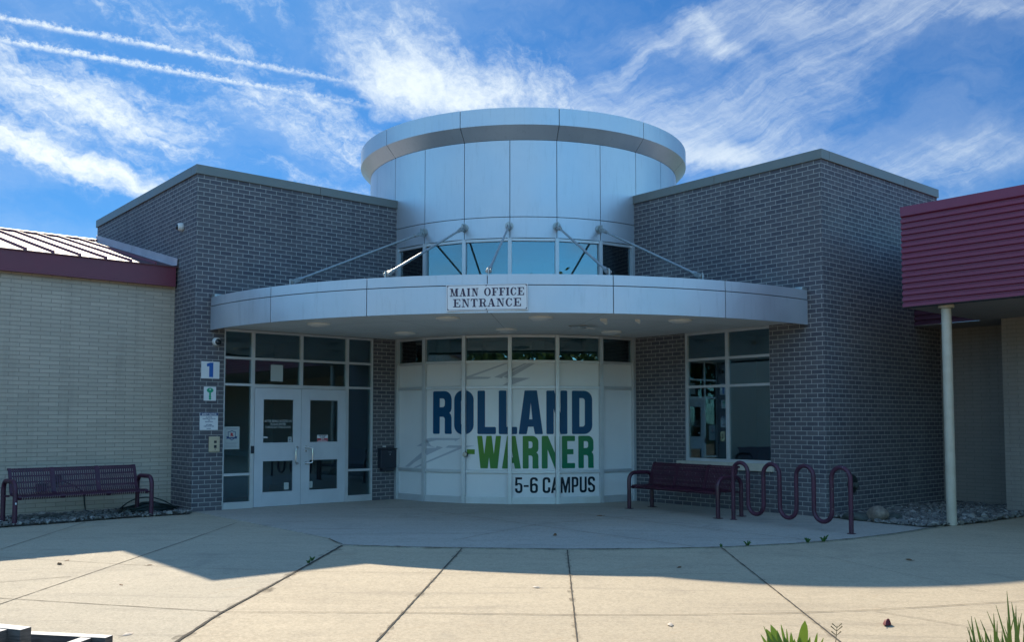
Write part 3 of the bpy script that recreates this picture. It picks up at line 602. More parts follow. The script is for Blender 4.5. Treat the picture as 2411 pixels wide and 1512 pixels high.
mb = MB(); lay_text(mb, 'R', .085, (-7.06, .064, 1.345), X_, Z_, YN, .003, bold=.006); mb.build('emblem_letter', M['red'], t, recalc=False)
mb = MB(); lay([rectp(-7.17, 1.475, -6.95, 1.492)], (0, .064, 0), X_, Z_, YN, .001, mb); mb.build('heading', M['greytext'], t, recalc=False)
mb = MB(); lay([rectp(-7.18+.01*(i % 2), 1.225-.014*i, -6.94-.02*(i % 3), 1.231-.014*i) for i in range(7) if i != 3], (0, .064, 0), X_, Z_, YN, .001, mb); mb.build('text_line', M['greytext'], t, recalc=False)
t = tag(MB().box(-6.307, -6.055, .064, .068, 2.39, 2.705).build('paper_sheet', M['paper']), 'blank grey paper sheet taped inside the glass above the door', 'paper')
t = thing('drop_box', 'black wall mounted drop box on the brick beside the doors', 'mailbox', (-3.76, 0, .605))
MB().box(-3.955, -3.575, -.13, 0, .66, 1.045).box(-3.90, -3.63, -.11, 0, .60, .66).build('body', M['mailbox'], t, bevel=.012)
MB().box(-3.965, -3.565, -.145, 0, 1.048, 1.07).build('lid', M['mailbox'], t, bevel=.006)
mb = MB().lathe([(0, 0), (.012, 0), (.012, .008), (0, .008)], (-3.74, -.13, .94), (0, -1, 0), 10); mb.box(-3.78, -3.70, -.135, -.128, .985, .99); mb.build('lock', M['chrome'], t)
tag(MB().box(-3.84, -3.77, -.03, 0, 1.09, 1.115).build('door_bell', M['whiteplastic'], bevel=.006), 'small cream push button on brick above the drop box', 'bell')

# ------------------------------------------------------------------ right dark brick block
B, LR = 7.83, 4.277
rb = thing('brick_block', 'dark brick block with the gridded window behind the maroon bench', 'building', (0, -B, 0))
mb = MB(); WN = (-6.745, -4.80, .86, 3.345)
wall_cells(mb, 0, 0, -B, -3.50, 0, HT-HC+.02, [WN], .14)
mb.quad((0, -B, 0), (LR, -B, 0), (LR, -B, HT-.1), (0, -B, HT-.1)); mb.quad((LR, -B, 0), (LR, .5, 0), (LR, .5, HT-.1), (LR, -B, HT-.1))
mb.build('wall', M['brick'], rb, uv=(.04, .0, .0))
MB().box(.05, LR-.05, -B+.05, .45, 6.0, 6.12).build('roof', M['underside'], rb)
mb = MB(); coping(mb, [(-.03, .22, -B-.03, -5.6, HT-HC, HT), (-.03, .22, -5.594, -3.25, HT-HC, HT), (.226, 2.9, -B-.03, -B+.22, HT-HC, HT), (2.906, LR+.03, -B-.03, -B+.22, HT-HC, HT), (LR-.22, LR+.03, -B+.226, .5, HT-HC, HT)])
mb.build('coping', M['coping'], rb, bevel=.006)
mb = MB()
def fr(y0, y1, z0, z1, x0=.03, x1=.12): mb.box(x0, x1, y0, y1, z0, z1)
fr(-4.86, -4.80, .86, 3.345); fr(-6.745, -6.72, .86, 3.345); fr(-5.825, -5.755, .92, 3.29)
fr(-6.72, -4.86, 3.29, 3.345, .033); fr(-6.72, -4.86, .86, .92, .025)
for a, b in ((-6.72, -5.825), (-5.755, -4.86)): fr(a, b, 2.785, 2.835, .035); fr(a, b, 2.262, 2.312, .035)
mb.build('window_frame', M['alu'], rb, bevel=.004)
for a, b in ((-6.72, -5.825), (-5.755, -4.86)):
    for z0, z1 in ((.92, 2.262), (2.312, 2.785), (2.835, 3.29)): MB().box(.07, .078, a, b, z0, z1).build('window_pane', M['glass'], rb)
MB().box(-.06, .1, -6.80, -4.64, .725, .862).build('window_sill', M['sill'], rb, bevel=.006)
mb = MB(); x0, x1, y0, y1, z0, z1 = .14, 4.1, -B+.1, -3.6, .0, 3.6
mb.quad((x1, y0, z0), (x1, y1, z0), (x1, y1, z1), (x1, y0, z1)); mb.quad((x0, y0, z0), (x1, y0, z0), (x1, y0, z1), (x0, y0, z1)); mb.quad((x0, y1, z0), (x1, y1, z0), (x1, y1, z1), (x0, y1, z1))
mb.quad((x0, y0, z1), (x1, y0, z1), (x1, y1, z1), (x0, y1, z1)); mb.quad((x0, y0, z0), (x1, y0, z0), (x1, y1, z0), (x0, y1, z0)); mb.build('interior', M['interior'], rb, recalc=False)

# ------------------------------------------------------------------ rotunda
CX = CY = .065; RD = 3.594; STEP = 15.0
def pol(r, a, z=0.0): return Vector((CX+r*cos(rad(a)), CY+r*sin(rad(a)), z))
ro = thing('rotunda', 'round silver entrance drum with overhanging cap between the brick blocks', 'rotunda', (CX, CY, 0))
def sector(prof, a0, a1, n=8):
    """sweep a closed (r,z) profile from angle a0 to a1"""
    mb = MB(); m = len(prof); vs = [pol(r, a0+(a1-a0)*i/n, z) for i in range(n+1) for r, z in prof]
    fs = [(i*m+j, (i+1)*m+j, (i+1)*m+(j+1) % m, i*m+(j+1) % m) for i in range(n) for j in range(m)] + [tuple(range(m)), tuple(n*m+j for j in range(m-1, -1, -1))]
    return mb.add(vs, fs)
g = math.degrees(.0065/RD)
for k in range(24):
    a = 165+15*k
    sector([(RD-.03, 5.692), (RD, 5.692), (RD, 7.232), (RD-.03, 7.232)], a+g, a+15-g).build('drum_panel', M['panel'], ro, smooth=35)
for k in range(6):
    a = 180+15*k
    sector([(RD-.03, 5.268), (RD, 5.268), (RD, 5.678), (RD-.03, 5.678)], a+g, a+15-g).build('drum_panel', M['panel'], ro, smooth=35)
for k in range(12):
    a = 150+30*k
    sector([(RD-.05, 7.24), (RD+.004, 7.24), (3.82, 7.478), (3.82, 7.82), (3.78, 7.832), (3.40, 7.80), (3.40, 7.70)], a+g, a+30-g, 16).build('cap_panel', M['panel'], ro, smooth=25)
sector([(RD-.045, 5.25), (RD-.032, 5.25), (RD-.032, 7.24), (3.79, 7.49), (3.79, 7.81), (3.0, 7.79), (3.0, 5.25)], 0, 360, 72).build('drum_core', M['dark'], ro, smooth=30)
MB().lathe([(0, 7.70), (3.5, 7.70)], (CX, CY, 0), (0, 0, 1), 48).build('roof', M['underside'], ro)
# glazing: flat facets between the mullions
def facet(k):
    p, q = pol(RD, 180+15*k), pol(RD, 195+15*k); t = (q-p).normalized(); return p, t, Vector((t.y, -t.x, 0)), (q-p).length   # t runs left to right seen from outside
mb = MB()
for k in range(7):
    a = 180+15*k+(1.55 if k == 0 else (-1.55 if k == 6 else 0)); p = pol(1, a)-pol(0, a); p.normalize(); t = Vector((-p.y, p.x, 0)); o = Vector((CX, CY, 0)); hw = .038
    mb.obox(o, p, t, (0, 0, 1), (RD-.11, -hw, 0), (RD+.022, hw, 3.335)); mb.obox(o, p, t, (0, 0, 1), (RD-.11, -hw, 3.86), (RD+.02, hw, 5.262))
for k in range(6):
    p, t, n, L = facet(k); u0, u1 = .039, L-.039
    if k == 0: u0 = .135
    if k == 5: u1 = L-.135
    for z0, z1, d in ((0, .14, .006), (.602, .664, 0), (2.266, 2.324, 0), (2.778, 2.832, 0), (3.285, 3.333, 0), (3.86, 3.93, 0), (5.205, 5.26, .004)): mb.obox(p, t, n, (0, 0, 1), (u0, -.10, z0), (u1, d, z1))
mb.build('curtain_wall_frame', M['alu'], ro, bevel=.003)
def pane(k, z0, z1, name, m_):
    p, t, n, L = facet(k); return MB().obox(p, t, n, (0, 0, 1), (.02, -.047, z0), (L-.02, -.04, z1)).build(name, m_, ro)
for k in range(6):
    for z0, z1 in ((.14, .602), (.664, 2.266), (2.324, 2.778)): pane(k, z0, z1, 'film_pane', M['film'])
    pane(k, 2.832, 3.285, 'window_pane', M['glass']); pane(k, 3.93, 5.205, 'window_pane', M['glass'])
mb = MB(); n_ = 20
for z0, z1, r in ((0, 5.24, 1.2),):
    for i in range(n_):
        a, b = 90+270*i/n_, 90+270*(i+1)/n_; mb.quad(pol(r, a, z0), pol(r, b, z0), pol(r, b, z1), pol(r, a, z1))
for z in (.004, 5.24, 3.42, 3.78):
    for i in range(n_):
        a, b = 170+110*i/n_, 170+110*(i+1)/n_; mb.quad(pol(1.2, a, z), pol(RD-.15, a, z), pol(RD-.15, b, z), pol(1.2, b, z))
for a in (179, 271): mb.quad(pol(1.2, a, 0), pol(RD-.1, a, 0), pol(RD-.1, a, 5.24), pol(1.2, a, 5.24))
mb.build('interior', M['interior'], ro, recalc=False)
mb = MB()
for a in (190, 260): mb.lathe([(.16, 0), (.16, 3.4)], pol(2.7, a), (0, 0, 1), 18)
mb.build('interior_column', M['post'], ro, smooth=60)
mb = MB(); c = pol(RD+.022, 210.8, .966); ax = (pol(1, 210.8)-pol(0, 210.8))
mb.lathe([(0, 0), (.058, 0), (.058, .02), (.045, .03), (0, .03)], c, ax, 6); kb = mb.build('push_plate', M['blackplastic'], ro)
MB().lathe([(.044, .028), (.044, .045), (.03, .056), (0, .06)], c, ax, 20).build('push_button', M['sill'], kb, smooth=40)

# lettering printed on the film: bold condensed block letters
def glyph(ch, w_, s, h=1.0):
    """outline polygons in a box w_ x h with stroke s: list of (outer, holes)"""
    r = min(w_*.42, .2); ri = max(.02, r-s*.75); k = .02; q = lambda x0, y0, x1, y1: (rrect(x0, y0, x1, y1, k, 2), [])
    hs = s*.92
    if ch == 'O': return [(rrect(0, -.008, w_, h+.008, min(.48*w_, .22), 7), [rrect(s, hs+.02, w_-s, h-hs-.02, min((w_-2*s)*.46, .1), 5)])]
    if ch == 'D': return [([(0, .02), (.02, 0)]+arc(w_-r, r, r, 270, 360, 6)+arc(w_-r, h-r, r, 0, 90, 6)+[(.02, h), (0, h-.02)], [[(s, hs)]+arc(w_-s-ri, hs+ri, ri, 270, 360, 4)+arc(w_-s-ri, h-hs-ri, ri, 0, 90, 4)+[(s, h-hs)]])]
    if ch in 'RP':
        bot = .47*h if ch == 'R' else .36*h; rr = r*.95
        bowl = [(s, h-hs)] + [(s, bot+hs*.85)]
        hole = [(s, bot+hs*.9)]+arc(w_-s-ri, bot+hs*.9+ri, ri, 270, 360, 4)+arc(w_-s-ri, h-hs-ri, ri, 0, 90, 4)+[(s, h-hs)]
        if ch == 'P': return [([(0, .02), (.02, 0), (s-.02, 0), (s, .02), (s, bot)]+arc(w_-rr, bot+rr, rr, 270, 360, 5)+arc(w_-rr, h-rr, rr, 0, 90, 5)+[(.02, h), (0, h-.02)], [hole])]
        leg = [(w_-s, .02), (w_-s+.02, 0), (w_-.005, 0), (w_+.008, .02), (w_, .10), (w_, .38*h), (w_-.02, .45*h), (w_-.06, .49*h), (w_-.02, .53*h), (w_, .60*h)]
        return [([(0, .02), (.02, 0), (s-.02, 0), (s, .02), (s, .40*h)]+arc(w_-s-ri, .40*h-ri, ri, 90, 0, 4)+leg+arc(w_-rr, h-rr, rr, 0, 90, 5)+[(.02, h), (0, h-.02)], [hole])]
    if ch == 'L': return [([(0, .02), (.02, 0), (w_-.02, 0), (w_, .02), (w_, hs-.02), (w_-.02, hs), (s, hs), (s, h-.02), (s-.02, h), (.02, h), (0, h-.02)], [])]
    if ch == 'A': return [([(0, .015), (.015, 0), (s*.92, 0), (s, .015), (s+.03, .17*h), (w_-s-.03, .17*h), (w_-s, .015), (w_-s*.92, 0), (w_-.015, 0), (w_, .015), (w_*.5+s*.78, h-.015), (w_*.5+s*.74, h), (w_*.5-s*.74, h), (w_*.5-s*.78, h-.015)], [[(s+.055, .34*h), (w_-s-.055, .34*h), (w_*.5, .72*h)]])]
    if ch == 'N': return [([(0, .02), (.02, 0), (s-.02, 0), (s, .02), (s, .58*h), (w_-s*1.02, .01), (w_-s, 0), (w_-.02, 0), (w_, .02), (w_, h-.02), (w_-.02, h), (w_-s+.02, h), (w_-s, h-.02), (w_-s, .48*h), (s*1.05, h), (.02, h), (0, h-.02)], [])]
    if ch == 'W': return [([(0, h-.015), (.012, h), (s*.86, h), (s*.9, h-.015), (w_*.30, .44*h), (w_*.39, h-.01), (w_*.40, h), (w_*.60, h), (w_*.61, h-.01), (w_*.70, .44*h), (w_-s*.9, h-.015), (w_-s*.86, h), (w_-.012, h), (w_, h-.015), (w_*.86, .015), (w_*.85, 0), (w_*.56, 0), (w_*.55, .015), (w_*.5, .34*h), (w_*.45, .015), (w_*.44, 0), (w_*.15, 0), (w_*.14, .015)], [])]
    if ch == 'E': return [([(0, .02), (.02, 0), (w_-.02, 0), (w_, .02), (w_, hs-.02), (w_-.02, hs), (s, hs), (s, .43*h), (w_*.86, .43*h), (w_*.88, .45*h), (w_*.88, .57*h), (w_*.86, .59*h), (s, .59*h), (s, h-hs), (w_-.02, h-hs), (w_, h-hs+.02), (w_, h-.02), (w_-.02, h), (.02, h), (0, h-.02)], [])]
    if ch == 'M': return [([(0, 0), (s*.86, 0), (s*.86, .62*h), (w_*.41, 0), (w_*.59, 0), (w_-s*.86, .62*h), (w_-s*.86, 0), (w_, 0), (w_, h), (w_-s*1.15, h), (w_*.5, .42*h), (s*1.15, h), (0, h)], [])]
    if ch == 'U': return [([(0, h), (0, r)]+arc(r, r-.01, r, 180, 270, 6)+arc(w_-r, r-.01, r, 270, 360, 6)+[(w_, h), (w_-s, h)]+arc(w_-s-ri, hs+ri, ri, 360, 270, 4)+arc(s+ri, hs+ri, ri, 270, 180, 4)+[(s, h)], [])]
    if ch == 'C':
        return [(arc(w_-r, h-r, r, 0, 90, 6)+arc(r, h-r, r, 90, 180, 6)+arc(r, r, r, 180, 270, 6)+arc(w_-r, r, r, 270, 360, 6)+[(w_, .36*h), (w_-s, .36*h)]+arc(w_-s-ri, hs+ri, ri, 360, 270, 4)+arc(s+ri, hs+ri, ri, 270, 180, 4)+arc(s+ri, h-hs-ri, ri, 180, 90, 4)+arc(w_-s-ri, h-hs-ri, ri, 90, 0, 4)+[(w_-s, .66*h), (w_, .66*h)], [])]
    if ch == 'S':
        return [([(w_, .72*h)]+arc(w_-r, h-r, r, 0, 90, 5)+arc(r, h-r, r, 90, 180, 5)+arc(r, .48*h+r*.6, r, 180, 235, 3)+[(w_*.5, .46*h), (w_-s, .33*h)]+arc(w_-s-ri, hs+ri, ri, 360, 270, 3)+arc(s+ri, hs+ri, ri, 270, 180, 3)+[(s, .29*h), (0, .29*h)]+arc(r, r, r, 180, 270, 5)+arc(w_-r, r, r, 270, 360, 5)+[(w_, .36*h), (w_-.02, .43*h), (w_*.55, .58*h), (s+.01, .68*h)]+arc(s+ri, h-hs-ri, ri, 180, 90, 3)+arc(w_-s-ri, h-hs-ri, ri, 90, 0, 3)+[(w_-s, .72*h)], [])]
    if ch == '5':
        return [([(0, .47*h), (s, .47*h), (s+.02, .52*h), (w_*.5, .55*h), (w_-s, .50*h)]+arc(w_-s-ri, hs+ri, ri, 360, 270, 3)+arc(s+ri, hs+ri, ri, 270, 180, 3)+[(s, .30*h), (0, .30*h)]+arc(r, r, r, 180, 270, 5)+arc(w_-r, r, r, 270, 360, 5)+arc(w_-r, .64*h-r, r, 0, 90, 4)+[(s*.98, .63*h), (s, h-hs), (w_*.94, h-hs), (w_*.94, h), (.02, h)], [])]
    if ch == '6':
        return [(arc(w_-r, h-r, r, 0, 90, 5)+arc(r, h-r, r, 90, 180, 5)+arc(r, r, r, 180, 270, 5)+arc(w_-r, r, r, 270, 360, 5)+arc(w_-r, .62*h-r, r, 0, 90, 5)+[(s, .58*h)]+arc(s+ri, h-hs-ri, ri, 180, 90, 3)+arc(w_-s-ri, h-hs-ri, ri, 90, 0, 3)+[(w_-s, .76*h), (w_, .76*h)],
                 [rrect(s, hs, w_-s, .48*h, min(ri, (w_-2*s)*.45), 4)])]
    return [(rrect(0, 0, w_, h, .02, 2), [])]
def wrap(polys_list, material, name, lift=.0025):
    """polys in (angle, z) space laid on the facets' film"""
    bm = bmesh.new()
    for P, H in polys_list:
        L = [[Vector((a, z, 0)) for a, z in q] for q in [P]+H]; flat = [p for q in L for p in q]; vs = [bm.verts.new(p) for p in flat]
        for t in tessellate_polygon(L):
            try: bm.faces.new([vs[i] for i in t])
            except ValueError: pass
    for k in range(1, 6):
        bmesh.ops.bisect_plane(bm, geom=bm.verts[:]+bm.edges[:]+bm.faces[:], plane_co=(180+15*k, 0, 0), plane_no=(1, 0, 0))
    mb = MB(); bm.verts.index_update()
    for f in bm.faces:
        c = sum(v.co.x for v in f.verts)/len(f.verts); k = min(5, max(0, int((c-180)/15))); p, t, n, L = facet(k)
        pts = [p+t*L*((v.co.x-180-15*k)/15)+n*(-.04+lift)+Vector((0, 0, v.co.y)) for v in f.verts]; mb.add(pts, [tuple(range(len(pts)))])
    bm.free(); return mb.build(name, material, ro, recalc=False)
def word(letters, z0, z1, sfrac):
    out = []; hh = z1-z0
    for ch, a0, a1 in letters:
        wm = rad(a1-a0)*RD/hh; z0_, z1_ = z0, z1
        for P, H in glyph(ch, wm, min(sfrac, wm*(.33 if ch == 'N' else .41))):
            m_ = lambda q: [(a0+(a1-a0)*x/wm, z0_+y*hh) for x, y in q]; out.append((m_(P), [m_(h) for h in H]))
    return out
wrap(word([('R', 198.15, 205.16), ('O', 206.1, 213.1), ('L', 214.35, 220.37), ('L', 221.28, 227.34), ('A', 227.82, 235.43), ('N', 236.54, 243.55), ('D', 245.11, 252.05)], 1.37, 2.232, .186), M['blue'], 'lettering')
gr = word([('W', 214.25, 222.03), ('A', 222.34, 228.45), ('R', 229.07, 234.01), ('N', 235.06, 241.04), ('E', 241.69, 246.12), ('R', 247.24, 252.43)], .695, 1.336, .182) + [([(210.9, .972), (213.5, .972), (213.5, 1.068), (210.9, 1.068)], [])]
wrap(gr, M['green'], 'lettering')
CAMPUS = [('5', 226.67, 229.0), ('6', 231.35, 233.83), ('C', 235.32, 237.75), ('A', 237.95, 241.05), ('M', 241.25, 244.42), ('P', 244.94, 247.22), ('U', 247.64, 250.07), ('S', 250.44, 252.91)]
wrap(word(CAMPUS[:2], .215, .525, .15) + [([(229.36, .335), (230.94, .335), (230.94, .372), (229.36, .372)], [])], M['black'], 'lettering')
wrap(word(CAMPUS[2:], .215, .525, .15), M['black'], 'lettering')
LOGO = [[(195.0, 1.262), (197.5, 1.288), (208.53, 1.285), (206.6, 1.228), (206.16, 1.248), (199.54, 1.244), (195.6, 1.192)], [(195.9, 1.245), (190.76, 1.111), (195.6, 1.128), (199.19, 1.094), (197.4, 1.130)],
        [(199.6, 1.128), (202.02, 1.097), (189.95, .785), (187.3, .686), (185.11, .682), (195.59, 1.079), (199.3, 1.088)], [(203.95, 1.141), (213.53, 1.14), (208.6, 1.075), (197.63, .822), (190.82, .668), (189.39, .672), (195.62, .807), (207.47, 1.094), (202.82, 1.091)],
        [(222.91, 2.766), (224.3, 2.765), (212.57, 2.513), (218.88, 2.501), (217.82, 2.465), (208.05, 2.456), (211.64, 2.536)], [(229.48, 2.764), (230.52, 2.764), (222.57, 2.506), (222.39, 2.474), (219.76, 2.497)],
        [(230.86, 2.764), (232.93, 2.764), (226.03, 2.516), (225.51, 2.483), (231.55, 2.479), (224.99, 2.335), (222.57, 2.335), (225.69, 2.451), (222.7, 2.5)]]
wrap([(p, []) for p in LOGO[:4]], M['grey'], 'arrow_emblem', .0015); wrap([(p, []) for p in LOGO[4:]], M['grey'], 'arrow_emblem', .0015)

# ------------------------------------------------------------------ entrance canopy
RC = 7.6
ca = thing('entrance_canopy', 'curved silver entrance canopy hung from tie rods in front of the rotunda', 'canopy', (CX, CY, 3.28))
gc = math.degrees(.0065/RC); cuts = [180.6, 195.2, 210.15, 225.0, 239.75, 254.55, 269.4]
for a, b in zip(cuts, cuts[1:]):
    sector([(RC-.05, 3.722), (RC, 3.722), (RC, 3.884), (RC-.18, 3.88), (RC-.18, 3.86), (RC-.05, 3.86)], a+gc, b-gc, 12).build('fascia_panel', M['panel'], ca, smooth=30)
    sector([(RC-.03, 3.285), (RC+.004, 3.285), (RC+.004, 3.708), (RC-.03, 3.708)], a+gc, b-gc, 12).build('fascia_panel', M['panel'], ca, smooth=30)
sector([(RC-.06, 3.30), (RC-.034, 3.30), (RC-.034, 3.85), (RC-.06, 3.85)], 180.6, 269.4, 60).build('fascia_core', M['dark'], ca, smooth=30)
sector([(RC-.065, 3.80), (RC-.19, 3.87), (3.6, 3.80), (3.6, 3.78), (RC-.065, 3.76)], 180.6, 269.4, 60).build('deck', M['coping'], ca, smooth=30)
mb = MB(); rs = [3.3, 4.9, 6.3, RC-.062]
for i, (a, b) in enumerate(zip(cuts, cuts[1:])):
    a += .03; b -= .03
    for r0, r1 in zip(rs, rs[1:]):
        n_ = 10
        for j in range(n_):
            p, q = a+(b-a)*j/n_, a+(b-a)*(j+1)/n_; mb.quad(pol(r0+.004, p, 3.338), pol(r1-.004, p, 3.338), pol(r1-.004, q, 3.338), pol(r0+.004, q, 3.338))
mb.build('soffit', M['soffit'], ca, recalc=False)
sector([(3.2, 3.35), (RC-.062, 3.35), (RC-.062, 3.36), (3.2, 3.36)], 180.6, 269.4, 40).build('soffit_backing', M['underside'], ca)
def flake(c, pts, drop):
    mb = MB(); n_ = len(pts); top_ = [(c[0]+x, c[1]+y, 3.334) for x, y in pts]; low = [(c[0]+x*.8, c[1]+y*.9, 3.332-drop*(.3+.7*((i*37) % 10)/10)) for i, (x, y) in enumerate(pts)]
    mb.add(low, [tuple(range(n_))]); mb.add([top_[0], top_[1], low[1], low[0]], [(0, 1, 2, 3)]); mb.build('peeling_paint', M['lens'], ca, recalc=False)     # paint peeling off the soffit
flake((-2.55, -4.62), [(-.25, .16), (-.1, .22), (.0, .12), (.12, .2), (.3, -.1), (.2, -.2), (.05, -.06), (-.06, -.12), (-.16, .0)], .07)
flake((-3.05, -5.6), [(-.05, .04), (.05, -.03), (.04, -.06), (-.03, -.02)], .13); flake((-2.55, -5.9), [(-.03, .03), (.04, -.03), (.03, -.05), (-.02, -.01)], .10); flake((-.75, -3.72), [(-.08, .04), (.05, -.05), (.03, -.09), (-.06, -.04)], .05)
for a in (181.0, 269.0):
    e = pol(RC-.1, a); mb = MB(); mb.box(e.x-.09, e.x+.07, e.y-.09, e.y+.06, 3.884, 3.93); mb.box(e.x-.05, e.x+.12, e.y-.03, e.y+.08, 3.93, 3.945); mb.build('end_flashing', M['steel'], ca, bevel=.01)
for au, al in ((194.95, 197.4), (210.1, 212.0), (224.8, 225.0), (239.95, 239.6), (254.45, 252.1)):
    hi, lo = pol(RD+.10, au, 5.47), pol(7.40, al, 3.965); dr = (lo-hi).normalized(); rn = (pol(1, au)-pol(0, au)); tn = Vector((-rn.y, rn.x, 0))
    rod = MB().tube([hi+dr*.16, lo-dr*.16], .022, 10).build('tie_rod', M['steel'], ca, smooth=60)
    mb = MB().lathe([(0, 0), (.085, 0), (.085, .014), (0, .014)], pol(RD+.002, au, 5.50), rn, 16); o = Vector((CX, CY, 0))
    mb.obox(o, rn, tn, (0, 0, 1), (RD+.01, -.011, 5.41), (RD+.13, .011, 5.565)); mb.tube([hi-tn*.05, hi+tn*.05], .02, 8)
    sd_ = dr.cross(Vector((0, 0, 1))).normalized(); up = sd_.cross(dr)
    for q in (-1, 1): mb.obox(hi, dr, sd_, up, (-.03, q*.026-.007, -.032), (.17, q*.026+.007, .032))
    mb.tube([hi+dr*.13, hi+dr*.26], .036, 8); mb.build('upper_bracket', M['steel'], rod, bevel=.002)
    mb = MB(); rn = (pol(1, al)-pol(0, al)); tn = Vector((-rn.y, rn.x, 0))
    mb.obox(lo, rn, tn, (0, 0, 1), (-.09, -.06, -.12), (.09, .06, -.10)); mb.obox(lo, rn, tn, (0, 0, 1), (-.05, -.011, -.10), (.05, .011, .05)); mb.tube([lo-tn*.05, lo+tn*.05], .02, 8)
    for q in (-1, 1): mb.obox(lo, dr, sd_, up, (-.17, q*.026-.007, -.032), (.03, q*.026+.007, .032))
    mb.tube([lo-dr*.26, lo-dr*.13], .036, 8); mb.build('lower_bracket', M['steel'], rod, bevel=.002)
LIGHTS = [(-6.3, -1.8, 'nearest the entrance doors'), (-4.24, -1.41, 'tucked close to the drop box wall'), (-5.1, -4.0, 'just left of the office entrance sign'), (-3.17, -3.2, 'in front of the middle rotunda panes'), (-3.97, -5.05, 'just right of the office entrance sign'), (-1.34, -4.15, 'close to the window wall behind the peeling paint'), (-1.87, -6.26, 'at the right end over the bench')]
for x, y, where in LIGHTS:
    t = thing('ceiling_light', 'round white soffit light ' + where, 'light', (x, y, 3.338), 'round lights in the canopy soffit')
    MB().lathe([(.20, 0), (.205, -.02), (.185, -.035), (.17, -.03), (.17, 0)], (x, y, 3.337), (0, 0, 1), 28).build('rim', M['soffit'], t, smooth=40)
    MB().lathe([(.17, -.028), (.145, -.05), (.09, -.066), (0, -.072)], (x, y, 3.337), (0, 0, 1), 28).build('diffuser', M['lens'], t, smooth=60)

# office sign on the canopy
nn = (pol(1, 225)-pol(0, 225)); tt = Vector((-nn.y, nn.x, 0)); SW, SH = 1.262, .410; roll = rad(.55)
ax = tt*cos(roll)+Vector((0, 0, 1))*sin(roll); up = Vector((0, 0, 1))*cos(roll)-tt*sin(roll); so_ = pol(RC+.018, 225, 3.318)-ax*SW/2-up*.0
sg = thing('office_sign', 'white sign reading MAIN OFFICE ENTRANCE on the canopy fascia', 'sign', pol(RC, 225, 3.32))
MB().obox(so_, ax, up, nn, (0, 0, -.012), (SW, SH, .006)).build('panel', M['white'], sg, bevel=.003)
mb = MB(); fl = [(rrect(.012, .012, SW-.012, SH-.012, .02, 3), [rrect(.018, .018, SW-.018, SH-.018, .02, 3)])]
lay(fl, so_, ax, up, nn, .0075, mb)
for bx, by in ((.024, .024), (SW-.024, .024), (.024, SH-.024), (SW-.024, SH-.024), (SW/2-.01, .02), (SW/2-.01, SH-.02)): mb.lathe([(.011, .0), (.009, .006), (0, .008)], so_+ax*bx+up*by+nn*.006, nn, 10)
mb.build('border', M['ink'], sg, recalc=False)
